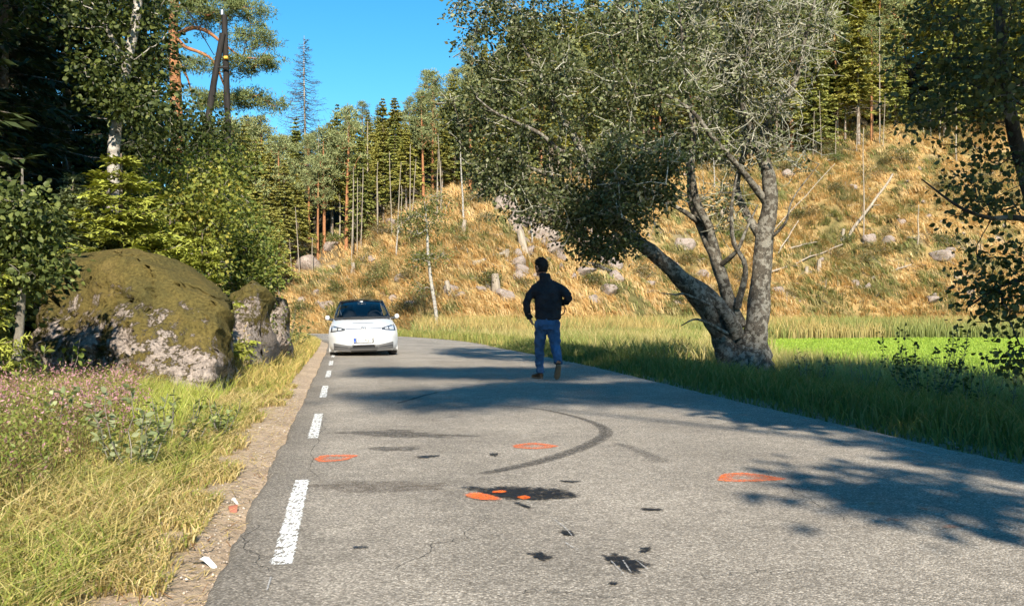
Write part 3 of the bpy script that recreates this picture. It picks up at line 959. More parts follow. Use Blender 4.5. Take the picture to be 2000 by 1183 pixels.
sparse = np.vstack([sblob(1500, 120, -.2, 1.1, 1.2, 1.4, 110), sblob(1440, 260, .1, .9, 1.1, .9, 60), sblob(1540, 60, .1, 1.0, 1.2, 1.1, 60), sblob(1420, 30, .0, 1.2, 1.3, 1.1, 60), sblob(1410, 400, .2, .5, .8, .5, 18), sblob(1540, 300, .2, .45, .8, .5, 10), sblob(1400, 140, -.5, .8, .9, .9, 40)])
sk.reach(np.vstack([dense, sparse]), .16, 0.0, 5, .0065, .42)
gt = Geo(); gt2 = Geo()
sk.tubes(gt, 5, 14, rough=.24)
# extra bare lichen twigs on the right half
n = 1500
T0 = sparse[rng.integers(0, len(sparse), n)]
for q in range(n):
    d = unit(rng.normal(size=3)); L = .25 + .5 * rng.random()
    P = T0[q] + d * L * np.linspace(0, 1, 4)[:, None] + rng.normal(size=(4, 3)) * .035
    tube(gt2, P, np.linspace(.012, .005, 4), 3)
for q in range(620):
    p0 = dense[rng.integers(0, len(dense))]
    d = unit(rng.normal(size=3) + np.array([-.2, 0, .2])); L = .3 + .6 * rng.random()
    P = p0 - d * L * .5 + d * L * np.linspace(0, 1, 4)[:, None] + rng.normal(size=(4, 3)) * .04
    tube(gt2, P, np.linspace(.014, .005, 4), 3)
gl = Geo()
leaf_spray(gl, dense, 44, .125, .082, .056, GREY_GREEN, [.35, .3, .15, .2], .2, vary=.5)
mids = np.array([sk.pos[ids[-3]] for ids, isl in sk.paths if not isl][:len(dense)])
leaf_spray(gl, mids, 12, .12, .08, .055, GREY_GREEN, [.35, .3, .15, .2], .2)
leaf_spray(gl, sparse, 8, .15, .08, .055, [(.20, .21, .11), (.27, .28, .17), (.12, .135, .06)], [.4, .3, .3], .2)
gt.build('trunk', BARK_LICHEN, old_tree, True)
gt2.build('twigs', mat_bark('lichen_twigs', (.50, .48, .38), (.20, .19, .13), None, 20, 0, 1), old_tree)
gl.build('crown', LEAF, old_tree)

# ------------------------------------------------------------------ birch at the picture's right rim
bt = np.array([6.35, 9.2, tz(6.35, 9.2)])
def bp(px, py, Y): return at(px, py, Y) - bt
decid('birch_tree', bt, 'dark-leaved birch hanging over the verge at the right rim', 'tree', None,
      [([(0, 0, 0), (-.1, 0, 1.2), bp(2060, 470, 9.2), bp(2000, 330, 9.2), bp(1965, 180, 9.1), bp(1955, 60, 9.0), bp(1950, -80, 9.0), (-1.5, .1, 6.5)], [.13, .12, .10, .075, .055, .045, .035, .02]),
       ([bp(2060, 470, 9.2), bp(2000, 428, 8.9), bp(1930, 425, 8.7), bp(1870, 402, 8.6), bp(1800, 350, 8.5)], [.05, .03, .02, .014, .006]),
       ([bp(2060, 500, 9.2), bp(2010, 540, 9.0), bp(1950, 560, 8.8), bp(1890, 600, 8.7)], [.045, .026, .016, .006]),
       ([(0, 0, 2.4), (.3, .2, 4.0), (.5, .3, 6.0), (.4, .2, 8.0)], [.08, .06, .04, .02])],
      [(bp(1900, 60, 9.0), (.75, 1.0, .9), 26), (bp(1960, 200, 9.0), (.7, 1.0, .6), 18), (bp(1890, 190, 9.0), (.45, .8, .5), 12), (bp(1955, -150, 9.0), (1.3, 1.3, .9), 24), (bp(1975, 520, 8.8), (.42, .5, .30), 14), (bp(1930, 600, 8.7), (.28, .4, .22), 8), (bp(1890, 380, 8.7), (.40, .6, .22), 5), (bp(1820, 90, 8.9), (.25, .5, .4), 4), (bp(1985, 690, 8.6), (.12, .3, .14), 4), (bp(1800, 210, 8.9), (.22, .4, .2), 4),
       ((.4, .2, 5.0), (1.5, 1.6, 2.6), 30), (bp(1980, 350, 9.0), (.35, .6, .35), 7)],
      290, 14, .115, .054, .044, [(.11, .13, .045), (.075, .09, .03), (.18, .19, .075)], None, BARK_DARK, .0045, True, .35, seed=21, power=.42, k=3, hollow=.15)
# trees of the same roadside row, right of and behind the camera: they throw the shade on the road
LE = [(.06, .08, .025), (.045, .06, .02), (.08, .10, .03)]
def shade_tree(x, y, h, blobs, n_t, label, seed):
    z = tz(x, y)
    limbs = [([(0, 0, 0), (.1, .1, h * .3), (-.1, 0, h * .6), (.1, 0, h * .95)], [.17, .14, .10, .03])]
    for c, r, s in blobs[:5]:
        c = np.array(c)
        limbs.append(([(0, 0, max(1.2, c[2] * .45)), (c[0] * .5, c[1] * .5, c[2] * .75), tuple(c)], [.08, .06, .02]))
    decid('roadside_tree', (x, y, z), label, 'tree', 'roadside trees on the right beyond the picture', limbs, blobs, int(n_t * 1.25), 34, .25, .17, .13, LE, None, BARK_DARK, .008, seed=seed, power=.45, k=3, hollow=.1)
shade_tree(7.4, -6.0, 14, [((-2.2, -1, 13.2), (1.6, 1.4, 1.1), 10), ((-4.3, -1, 13.5), (1.4, 1.2, .9), 7), ((-6.0, -1.2, 13.0), (1.0, 1.0, .6), 4), ((-.5, 0, 12), (1.8, 1.6, 2), 12), ((-2.0, .5, 8.5), (.8, .8, .6), 3), ((0, 0, 8.5), (1.4, 1.4, 2), 8)], 260, 'tall leafy roadside tree spreading over the lane', 31)
shade_tree(6.5, -1.9, 8, [((-1.3, .3, 5.8), (1.2, 1.0, .8), 10), ((-1.8, .2, 5.6), (.5, .5, .35), 2), ((0, 0, 6.5), (1.6, 1.4, 1.4), 12), ((-.5, 0, 8), (1.2, 1.2, 1.2), 8), ((-3.3, 0, 4.9), (.42, .4, .22), 1.2)], 190, 'round leafy roadside tree close to the tarmac', 32)
shade_tree(6.6, 2.6, 10, [((-2.3, .2, 5.4), (1.3, 1.0, .8), 9), ((-3.0, 0, 5.0), (.7, .8, .45), 4), ((-2.8, .1, 7.4), (.9, .9, .6), 5), ((-.6, 0, 7.8), (1.5, 1.5, 1.8), 14), ((-1.6, .3, 8.8), (1.0, 1.0, .8), 6), ((0, 0, 5), (1.2, 1.2, 1.4), 9), ((.6, 0, 10), (1.2, 1.2, 1.2), 8)], 220, 'slim leafy roadside tree with a high crown', 33)
shade_tree(8.6, 5.4, 9, [((-.6, 0, 7), (1.3, 1.3, 1.7), 14), ((0, .2, 4.6), (1.2, 1.2, 1.2), 9), ((.8, 0, 9), (1.2, 1.2, 1.2), 8)], 180, 'bushy roadside tree next to the dark birch', 34)
shade_tree(9.2, -6.5, 17, [((-2, 0, 16), (2.2, 1.6, 1.4), 12), ((-4.4, 0, 16.4), (1.8, 1.4, 1.1), 9), ((-6.4, .3, 15.8), (1.7, 1.5, 1.0), 9), ((-8.2, 0, 16.2), (1.1, 1.0, .6), 4), ((0, 0, 13), (2, 2, 2.4), 12), ((1, 0, 17), (2, 2, 1.5), 9), ((-3.4, 0, 18.6), (2.2, 1.4, 1.2), 9)], 330, 'tallest leafy tree of the roadside row', 35)
# ------------------------------------------------------------------ boulders
def mat_rock(name, moss=.5, base=(.30, .245, .205), pale=(.46, .385, .335), mossc=(.095, .082, .028)):
    m, nt, b = new_mat(name)
    n = noise_node(nt, 3.2, 7, .68); n2 = noise_node(nt, 26, 4, .7); n3 = noise_node(nt, 1.1, 6, .7)
    r = ramp(nt, n.outputs[0], [(.35, base), (.66, pale)])
    g2 = ramp(nt, n2.outputs[0], [(.30, .45), (.66, 1.2)])
    c = mix(nt, 1, r.outputs[0], g2.outputs[0], 'MULTIPLY')
    at_ = node(nt, 'ShaderNodeAttribute', attribute_name='Col')          # R: how mossy the place is
    sep = node(nt, 'ShaderNodeSeparateColor'); nt.links.new(at_.outputs['Color'], sep.inputs[0])
    n4 = noise_node(nt, 3.4, 10, .82)
    ad = node(nt, 'ShaderNodeMath', operation='ADD'); nt.links.new(n4.outputs[0], ad.inputs[0]); nt.links.new(sep.outputs[0], ad.inputs[1])
    fm = ramp(nt, ad.outputs[0], [(.96, 0.0), (1.01, 1.0)])
    mr = ramp(nt, n3.outputs[0], [(.35, mossc), (.52, (mossc[0] * 1.5, mossc[1] * 1.35, mossc[2] * 1.2)), (.68, (.19, .14, .05))])
    mm = mix(nt, 1, mr.outputs[0], g2.outputs[0], 'MULTIPLY')
    c = mix(nt, fm.outputs[0], c, mm)
    nt.links.new(c, b.inputs['Base Color'])
    b.inputs['Roughness'].default_value = .95; b.inputs['Specular IOR Level'].default_value = .15
    hh = node(nt, 'ShaderNodeMath', operation='MULTIPLY_ADD'); hh.inputs[1].default_value = .6
    nt.links.new(fm.outputs[0], hh.inputs[0]); nt.links.new(n2.outputs[0], hh.inputs[2])
    bump(nt, b, hh.outputs[0], .9, .05)
    return m
ROCK_MOSS = mat_rock('mossy_rock')
ROCK_HILL = mat_rock('hill_rock', base=(.27, .205, .17), pale=(.46, .38, .325), mossc=(.12, .10, .04))

def rock_mesh(n, size, seed, cuts=9, rough=.12, mossfn=None, mat=None):
    """faceted boulder: a sphere planed by random cuts, then roughened"""
    rg = np.random.default_rng(seed)
    bm = bmesh.new()
    bmesh.ops.create_icosphere(bm, subdivisions=n, radius=1.0)
    V = np.array([v.co[:] for v in bm.verts])
    F = np.array([[v.index for v in f.verts] for f in bm.faces])
    bm.free()
    for i in range(cuts):
        d = unit(rg.normal(size=3)); k = .55 + .35 * rg.random()
        s = V @ d
        V = V - np.outer(np.clip(s - k, 0, None), d)
    for sc, a in ((2.0, rough), (5.0, rough * .45), (12.0, rough * .18)):
        f = fbm(V[:, 0] * sc + 9 * seed, V[:, 1] * sc + V[:, 2] * sc * 1.7, seed, 3) - .5
        V = V + unit(V) * (f * a)[:, None]
    V = V * np.asarray(size)
    m = np.full(len(V), .40) if mossfn is None else mossfn(V)
    C = np.repeat(m[:, None], 3, axis=1)
    return mesh_data('boulder', V, F, mat or ROCK_HILL, C, smooth=False)

# big mossy outcrop: a height field over (u along the front, v up the slope) following the photograph's profile
def outcrop(name, prof, label, seed, moss0, nu=90, nv=60):
    """prof: list of (x, y, z_bottom, z_top, y_back) stations along the rock from left to right"""
    prof = np.array(prof, dtype=float)
    u = np.linspace(0, len(prof) - 1, nu)
    S = np.stack([np.interp(u, np.arange(len(prof)), prof[:, k]) for k in range(5)], axis=1)
    # front goes up leaning back, rounds over the top, then drops behind
    v = np.linspace(0, 1, nv)
    lean = np.interp(v, [0, .2, .62, .8, 1], [0, .04, .42, .75, 1.0])
    hgt = np.interp(v, [0, .2, .62, .74, .84, 1], [0, .36, .93, 1.0, .98, .2])
    X = np.repeat(S[:, 0:1], nv, axis=1)
    Y = S[:, 1:2] + (S[:, 4:5] - S[:, 1:2]) * lean[None, :]
    Z = S[:, 2:3] + (S[:, 3:4] - S[:, 2:3]) * hgt[None, :]
    n1 = fbm(X * 1.2 + Z * .5, Z * 1.2 + 7 * seed, seed) - .5
    n2 = fbm(X * 4 + Z, Z * 4 + Y * 2, seed + 5) - .5
    n3 = np.abs(fbm(X * 2.1 + 3, Z * 3.1 + X * 1.2, seed + 9) - .5)
    Y = Y + n1 * .5 + n2 * .16 - .10 * np.exp(-(n3 / .02) ** 2) * 0 + .16 * np.exp(-(n3 / .018) ** 2)
    Z = Z + n2 * .05 * (hgt[None, :] > .05)
    # ends close into the body
    e = np.abs(np.linspace(-1, 1, nu))[:, None]
    f = np.sqrt(np.clip(1 - (np.clip(e - .72, 0, 1) / .28) ** 2, 0.0004, 1))
    ym = S[:, 1:2] + .45 * (S[:, 4:5] - S[:, 1:2])
    Y = ym + (Y - ym) * f
    X = X + (fbm(Y * 1.5 + Z * 2.2, Z * 1.9 + 11 * seed, seed + 21) - .5) * .42
    V = np.stack([X, Y, Z], axis=-1).reshape(-1, 3)
    hz = (Z - S[:, 2:3]) / (S[:, 3:4] - S[:, 2:3] + 1e-6)
    mo = (moss0(X, hz) + .0 * n1).reshape(-1)
    ii = np.arange(nu * nv).reshape(nu, nv)
    F = np.stack([ii[:-1, :-1], ii[1:, :-1], ii[1:, 1:], ii[:-1, 1:]], axis=-1).reshape(-1, 4)
    # close the two ends
    o = V.mean(0) * np.array([1, 1, 0])
    b = mk(name, V - o, F, ROCK_MOSS, col=np.repeat(mo[:, None], 3, axis=1), smooth=True, loc=o)
    return tag(b, label, 'rock')
x0 = at(60, 770, 12.4)[0]
outcrop('mossy_boulder',
        [(at(-20, 0, 11.4)[0], 11.8, -.1, 1.86, 14.0), (at(95, 0, 11.3)[0], 11.5, -.1, 1.94, 13.8), (at(150, 0, 11.3)[0], 11.2, -.1, 1.95, 13.6), (at(240, 0, 11.3)[0], 11.0, -.1, 1.83, 13.4), (at(320, 0, 11.3)[0], 10.9, -.1, 1.62, 13.2),
         (at(385, 0, 11.2)[0], 10.9, -.1, 1.34, 12.9), (at(410, 0, 11.2)[0], 11.0, -.1, 1.14, 12.6), (at(425, 0, 11.2)[0], 11.3, -.1, .75, 12.4)],
        'large mossy boulder with pink-grey bare patches beside the verge', 3,
        lambda X, h: np.interp(h, [0, .15, .45, .75, 1], [.445, .455, .475, .56, .70]) - .05 * sstep(-3.95, -3.5, X))
outcrop('split_rock',
        [(at(405, 0, 15.2)[0], 15.6, -.1, 1.2, 17.2), (at(425, 0, 15.2)[0], 15.2, -.1, 1.55, 17.2), (at(455, 0, 15.2)[0], 15.1, -.1, 1.66, 17.0), (at(482, 0, 15.2)[0], 15.1, -.1, 1.5, 16.8), (at(491, 0, 15.2)[0], 15.3, -.1, 1.2, 16.6)],
        'upright grey split rock behind the mossy boulder', 9,
        lambda X, h: np.interp(h, [0, .6, .8, 1], [.38, .42, .5, .6]), 50, 40)
outcrop('ledge_rock',
        [(at(480, 0, 18.5)[0], 19.2, -.1, 1.0, 20.6), (at(500, 0, 18.5)[0], 18.9, -.1, 1.45, 20.6), (at(522, 0, 18.5)[0], 18.9, -.1, 1.4, 20.4), (at(532, 0, 18.5)[0], 19.2, -.1, .9, 20.2)],
        'small dark rock ledge under the bushes past the split rock', 13,
        lambda X, h: np.interp(h, [0, .6, 1], [.42, .40, .5]), 40, 30)

# ------------------------------------------------------------------ trees and bushes on the left bank
def tl(px, py, Y, b):
    return at(px, py, Y) - np.asarray(b)
DARKS = [(.030, .045, .012), (.022, .034, .010), (.04, .055, .016)]
YG = [(.27, .28, .05), (.20, .23, .045), (.38, .33, .06), (.13, .16, .03)]
# birch-like bush at the left rim, leaves catching the sun
b = np.array([-5.0, 9.4, tz(-5.0, 9.4)])
decid('leafy_bush', b, 'leafy bush with sunlit leaves at the left rim before the boulder', 'bush', None,
      [([(0, 0, 0), (.1, 0, 1.2), (.1, 0, 2.4)], [.05, .04, .01]), ([(-.1, .1, 0), (-.4, .2, 1.2), (-.6, .2, 2.2)], [.04, .03, .01])],
      [(tl(35, 415, 9.4, b), (.34, .5, .28), 20), (tl(62, 510, 9.4, b), (.20, .4, .26), 14), (tl(10, 500, 9.6, b), (.3, .5, .45), 12), (tl(-10, 610, 9.6, b), (.3, .4, .25), 7), (tl(-80, 450, 9.8, b), (.5, .6, .8), 14)],
      200, 12, .11, .062, .048, [(.20, .23, .065), (.11, .14, .038), (.055, .075, .018)], [.30, .35, .35], BARK_SILVER, .004, True, .2, seed=41, k=3, hollow=.1)
# mixed thicket above the boulder
b = np.array([-7.2, 17.5, tz(-7.2, 17.5)])
decid('aspen_thicket', b, 'broad yellow-green aspen bush spreading above the mossy boulder', 'bush', None,
      [([(0, 0, 0), (.2, 0, 1.5), (.3, 0, 3.2)], [.06, .05, .01]), ([(.5, 0, 0), (1.0, -.1, 1.4), (1.4, 0, 2.8)], [.05, .04, .01]), ([(-.5, 0, 0), (-.9, 0, 1.4), (-1.2, 0, 2.6)], [.05, .04, .01])],
      [(tl(330, 440, 16.8, b), (1.0, .8, .55), 26), (tl(250, 470, 16.8, b), (.8, .7, .40), 14), (tl(400, 400, 17.0, b), (.7, .8, .6), 18), (tl(350, 360, 17.4, b), (.9, .8, .5), 14), (tl(400, 500, 16.6, b), (.6, .5, .35), 10)],
      330, 13, .16, .075, .058, YG, [.35, .3, .1, .25], BARK_SILVER, .005, False, .2, seed=42, k=3, hollow=.05)
b = np.array([-6.2, 20.0, tz(-6.2, 20.0)])
decid('birch_bush', b, 'green birch bush at the end of the rocks beside the road', 'bush', None,
      [([(0, 0, 0), (.3, 0, 1.5), (.6, 0, 3.4)], [.06, .05, .01]), ([(.3, 0, 0), (.9, -.1, 1.2), (1.2, 0, 2.2)], [.05, .04, .01])],
      [(tl(450, 450, 19.5, b), (.75, .7, .8), 24), (tl(490, 500, 19.4, b), (.5, .6, .6), 16), (tl(430, 330, 19.8, b), (.7, .8, .7), 18), (tl(505, 540, 19.2, b), (.35, .5, .25), 8), (tl(455, 560, 19.0, b), (.4, .5, .2), 6)],
      260, 13, .16, .075, .058, [(.22, .26, .05), (.15, .20, .04), (.28, .29, .07), (.09, .13, .03)], [.35, .3, .15, .2], BARK_SILVER, .005, False, .2, seed=43, k=3, hollow=.05)
b = np.array([-9.2, 22.0, tz(-9.2, 22.0)])
decid('aspen_tree', b, 'dark green aspen rising behind the thicket under the pine', 'tree', None,
      [([(0, 0, 0), (.2, 0, 2), (.3, 0, 5.2)], [.10, .08, .02]), ([(0, 0, 1.5), (.9, 0, 3), (1.3, 0, 4.2)], [.06, .04, .01]), ([(0, 0, 1.5), (-.9, 0, 3), (-1.3, 0, 4.6)], [.06, .04, .01])],
      [(tl(310, 290, 21.5, b), (1.3, 1.2, 1.1), 26), (tl(390, 280, 21.5, b), (.9, 1.0, .9), 18), (tl(260, 330, 21, b), (1.0, 1.0, .9), 14)],
      300, 13, .2, .085, .07, [(.075, .10, .022), (.05, .07, .016), (.13, .15, .03), (.035, .05, .012)], [.35, .3, .1, .25], BARK_SILVER, .006, False, .2, seed=44, k=3, hollow=.05)
# birch with the pale crooked trunk
b = np.array([at(218, 330, 15.5)[0], 15.5, tz(at(218, 330, 15.5)[0], 15.5)])
decid('birch_tree', b, 'birch with crooked pale trunk in front of the dark spruces', 'tree', None,
      [([(0, 0, 0), tl(222, 330, 15.5, b), tl(226, 260, 15.5, b), tl(232, 200, 15.5, b), tl(247, 130, 15.5, b), tl(262, 60, 15.5, b), tl(270, 0, 15.5, b), tl(276, -90, 15.5, b), tl(285, -220, 15.6, b)], [.12, .10, .095, .09, .085, .075, .07, .06, .03]),
       ([tl(245, 120, 15.5, b), tl(225, 85, 15.4, b), tl(200, 45, 15.3, b), tl(183, 18, 15.2, b), tl(160, -60, 15.2, b)], [.05, .042, .035, .03, .015])],
      [(tl(200, 140, 15.0, b), (.35, .4, .55), 10), (tl(180, 40, 15.2, b), (.5, .6, .5), 10), (tl(250, 205, 15.0, b), (.35, .3, .2), 8), (tl(290, 90, 15.8, b), (.38, .7, .7), 12), (tl(292, 200, 15.8, b), (.45, .6, .55), 12), (tl(260, -80, 15.6, b), (1.4, 1.2, .9), 24), (tl(90, -20, 15.8, b), (.8, .8, .8), 10)],
      270, 12, .15, .075, .062, [(.10, .125, .03), (.06, .08, .02), (.17, .19, .05), (.035, .05, .012)], [.3, .35, .08, .27], BARK_BIRCH, .005, True, .3, seed=45, k=4, hollow=.1)
# spruces of the dark bank
SPR_N = spruce_meshes(13.0, 51, whorls=44, per=7, base=.03, rad=.16, nspray=12, sp_len=.42, sp_w=.075, col=(.032, .046, .014), droop=.42, fine=False)
SPR_N2 = spruce_meshes(11.0, 52, whorls=40, per=7, base=.02, rad=.17, nspray=12, sp_len=.40, sp_w=.07, col=(.030, .045, .016), droop=.45, fine=False)
near_sp = [(-8.0, 11.6, 1.0, 'dark spruce filling the left rim above the leafy bush'), (-9.3, 14.6, 1.05, 'dark spruce left of the crooked birch'), (-10.0, 18.4, 1.1, 'dark spruce directly behind the crooked birch'),
           (-11.6, 21.5, .95, 'dark spruce behind the thicket, nearest the pine'), (-12.2, 15.5, 1.2, 'tall dark spruce deep in the bank on the left'), (-9.6, 9.0, 1.1, 'tall dark spruce just outside the left rim')]
for q, (x, y, s_, lab) in enumerate(near_sp):
    assemble('spruce_tree', SPR_N if q % 2 == 0 else SPR_N2, (x, y, tz(x, y) - .1), lab, 'tree', 'dark spruces on the left bank', rz=q * 1.3, sc=s_)
for q, (px, Y, s_) in enumerate([(20, 25, 1.15), (75, 27, 1.1), (130, 25, 1.2), (185, 28, 1.1), (235, 26, 1.05), (285, 29, .95)]):
    x = (px - 1000) / F_PX * Y
    assemble('spruce_tree', SPR_N if q % 2 else SPR_N2, (x, Y, tz(x, Y) - .1), ['dark spruce in the rear of the bank at the left rim', 'second dark spruce from the left rim in the rear of the bank', 'dark spruce in the rear of the bank left of the crooked birch', 'dark spruce in the rear of the bank behind the crooked birch', 'dark spruce in the rear of the bank right of the crooked birch', 'rear dark spruce standing next to the orange pine trunk'][q], 'tree', 'rear dark spruces on the left bank', rz=q * 1.7, sc=s_)
off_sp = [(-7.2, 5.6), (-8.0, 2.0), (-7.4, -1.8), (-9.5, -5.0), (-11, 6.5), (-12, 0.5)]
for q, (x, y) in enumerate(off_sp):
    assemble('spruce_tree', SPR_N if q % 2 else SPR_N2, (x, y, tz(x, y) - .1), 'tall spruce on the left bank beside the camera, outside the picture', 'tree', 'spruces beside the camera', rz=q * 2.1, sc=.74)
# young spruces in the light
YS = spruce_meshes(3.4, 61, whorls=17, per=7, base=.03, rad=.30, nspray=8, sp_len=.30, sp_w=.05, col=(.24, .26, .045), droop=.15, fine=True)
YS2 = spruce_meshes(2.2, 62, whorls=12, per=7, base=.03, rad=.34, nspray=8, sp_len=.26, sp_w=.045, col=(.25, .27, .04), droop=.25, fine=True)
def put(parts, name, px, py_top, h0, Y, label, cat, group=None, rz=0, wide=1.0, extra=0.0):
    """stand a copy so that its top reaches the given height"""
    x = (px - 1000) / F_PX * Y; top = at(px, py_top, Y)[2]; z = tz(x, Y) - .05
    s_ = (top - z) / h0
    return assemble(name, parts, (x, Y, z), label, cat, group, rz, (s_ * wide, s_ * wide, s_))
put(YS, 'young_spruce', 236, 300, 3.4, 14.6, 'bright young spruce with bare stem top above the boulder', 'tree', wide=1.45)
put(YS, 'young_spruce', -75, 290, 3.4, 9.0, 'sunlit young spruce branch fans at the far left rim', 'tree', rz=1.1, wide=.72)
put(YS2, 'young_spruce', 395, 455, 2.2, 14.0, 'low bright spruce wedged between boulder and split rock', 'tree', rz=.4, wide=1.0)
put(YS2, 'young_spruce', 330, 425, 2.2, 15.2, 'low bright spruce hanging over the boulder top', 'tree', rz=2.4, wide=1.3)
JUN = spruce_meshes(2.4, 63, whorls=20, per=6, base=.02, rad=.16, nspray=7, sp_len=.22, sp_w=.04, col=(.15, .18, .08), droop=-.5, fine=True)
for q, (px, py, Y) in enumerate([(140, 335, 15.0), (175, 365, 14.6), (205, 400, 14.4)]):
    put(JUN, 'juniper_bush', px, py, 2.4, Y, ['tallest grey-green juniper on the boulder top', 'middle grey-green juniper on the boulder top', 'grey-green juniper nearest the bright young spruce'][q], 'bush', 'junipers behind the boulder', rz=q)

# ------------------------------------------------------------------ pine and power poles on the left
pb = np.array([at(345, 260, 36)[0], 36.0, tz(at(345, 260, 36)[0], 36.0)])
pine = thing('pine_tree', pb, 'old pine with orange trunk and spreading crown by the power poles', 'tree')
rng_keep = rng; rng = np.random.default_rng(77)
sk = Skeleton()
def pp(px, py, dy=0): return at(px, py, 36 + dy) - pb
limbs = [([(0, 0, 0), pp(345, 250), pp(342, 150), pp(338, 60), pp(345, -40), pp(350, -140)], [.26, .24, .21, .18, .14, .06]),
         ([pp(342, 70), pp(375, 55), pp(405, 62), pp(435, 85), pp(470, 110, -.5), pp(505, 115, -.8)], [.09, .08, .07, .05, .035, .02]),
         ([pp(342, 72), pp(362, 92), pp(395, 105), pp(420, 125), pp(450, 190, .4), pp(480, 190, .6)], [.08, .07, .06, .05, .035, .015]),
         ([pp(340, 20), pp(400, -5), pp(450, 5, .5), pp(490, 30, .8)], [.08, .06, .04, .02]),
         ([pp(340, 10), pp(300, -10), pp(250, 0, .5)], [.07, .05, .02]), ([pp(342, 110), pp(365, 150), pp(378, 200, -.3)], [.06, .04, .015])]
for P, rr in limbs:
    st = None if not sk.pos else int(((np.array(sk.pos) - P[0]) ** 2).sum(1).argmin())
    sk.limb(P, rr, st)
TT = np.vstack([ellipsoid_points(n_, pp(px, py, dy), r_, .1) for px, py, dy, r_, n_ in [
    (430, 5, 0, (1.3, 1.4, .5), 26), (480, 25, 0, (.8, 1.0, .4), 14), (500, 80, -.4, (.7, .9, .35), 14), (465, 125, -.4, (.8, .9, .3), 14), (520, 122, -.5, (.45, .6, .22), 7),
    (440, 195, .2, (.8, .9, .35), 14), (490, 195, .4, (.7, .8, .3), 12), (530, 205, .5, (.35, .6, .2), 5), (385, 195, -.2, (.45, .6, .4), 8), (380, 130, 0, (.6, .8, .3), 8), (400, 45, .6, (.7, 1, .3), 8),
    (330, -30, 0, (1.6, 1.6, .6), 20), (300, 30, .4, (.8, 1.0, .4), 8), (365, 20, -.6, (.6, .8, .3), 8), (310, 120, .5, (.5, .8, .5), 8)]])
sk.reach(TT, .12, -.06, 4, .012, .42)
gt = Geo(); gc = Geo()
sk.tubes(gt, 5, 10)
sub = np.repeat(TT, 5, axis=0) + rng.normal(size=(len(TT) * 5, 3)) * np.array([.26, .26, .09])
C0 = np.repeat(sub, 34, axis=0)
D = unit(rng.normal(size=(len(C0), 3)) + np.array([0, 0, .5]))
P = C0 + rng.normal(size=C0.shape) * np.array([.12, .12, .06])
c = np.array([(.15, .175, .06)]) * (.65 + .7 * rng.random((len(C0), 1))) * np.repeat(.8 + .45 * rng.random((len(sub), 1)), 34, axis=0)
diamonds(gc, P, D, rng.normal(size=C0.shape), .17 * (.6 + .7 * rng.random(len(C0))), .03, c)
gt.build('trunk', BARK_PINE, pine, True); gc.build('crown', NEEDLE, pine)
rng = rng_keep

POLE = mat_bark('tarred_pole', (.035, .03, .027), (.015, .013, .012), None, 12, 0, 8, rough=.8)
STEEL = mat_plain('galvanised_steel', (.35, .36, .38), .45, .8)
YELLOW = mat_plain('yellow_plate', (.85, .45, .05), .6)
WIRE = mat_plain('wire', (.05, .05, .055), .5)
px0 = at(446, 300, 33); zb = tz(px0[0], 33)
pole = thing('power_pole', (px0[0], 33, zb), 'black wooden power pole with slanted strut pole and wires', 'pole')
def lp(px, py, Y=38.0): return at(px, py, Y - 5.0) - np.array([px0[0], 33, zb])
def piece(name, P, r, mat, k=10, cap=True):
    g_ = Geo(); tube(g_, P, r, k, cap=cap); return g_.build(name, mat, pole, True)
piece('post', [(0, 0, -.3), lp(445, 240), lp(438, 30)], [.115, .11, .10], POLE)
piece('strut', [lp(402, 262, 37.7), lp(418, 160, 37.8), lp(435, 66, 37.85)], [.115, .11, .10], POLE)
piece('crossbar', [lp(417, 132, 37.75), lp(446, 132, 37.8)], .04, POLE)
piece('warning_plate', [lp(438, 113, 37.86), lp(445, 113, 37.86)], .06, YELLOW)
piece('insulator', [lp(434, 30), lp(434, 20)], .06, STEEL)
for px, py in ((372, 28), (330, -40)):
    piece('wire', [lp(418, 108, 37.8), lp(px, py, 36.5), lp(px - 90, py - 140, 34.0)], .013, WIRE, 5)
piece('stay_wire', [lp(430, 40), lp(425, 120), lp(419, 250, 38.5)], .010, WIRE, 5)
# ------------------------------------------------------------------ forest on the hill
SPA = spruce_meshes(16.0, 101, whorls=30, per=6, base=.24, rad=.19, nspray=11, sp_len=.62, sp_w=.20, col=(.29, .275, .07), droop=.5, dead_low=.34)
SPB = spruce_meshes(17.0, 102, whorls=32, per=6, base=.12, rad=.20, nspray=11, sp_len=.62, sp_w=.20, col=(.24, .255, .07), droop=.5)
SPC = spruce_meshes(15.0, 103, whorls=27, per=6, base=.34, rad=.18, nspray=11, sp_len=.60, sp_w=.20, col=(.32, .295, .08), droop=.55, dead_low=.45)
PNA = pine_meshes(16.0, 104, clumps=70, crown_lo=.50, rad=.17, ntuft=60, tl=.42, col=(.22, .24, .10))
PNB = pine_meshes(15.0, 105, clumps=60, crown_lo=.58, rad=.15, ntuft=60, tl=.42, col=(.24, .25, .10))
rg = np.random.default_rng(5)
def forest_tree(x, y, s_, kind, label, group):
    parts, nm = [(SPA, 'spruce_tree'), (SPB, 'spruce_tree'), (SPC, 'spruce_tree'), (PNA, 'pine_tree'), (PNB, 'pine_tree')][kind]
    return assemble(nm, parts, (x, y, tz(x, y) - .2), label, 'tree', group, rg.random() * 6.28, (s_ * (.9 + .25 * rg.random()), s_ * (.9 + .25 * rg.random()), s_))
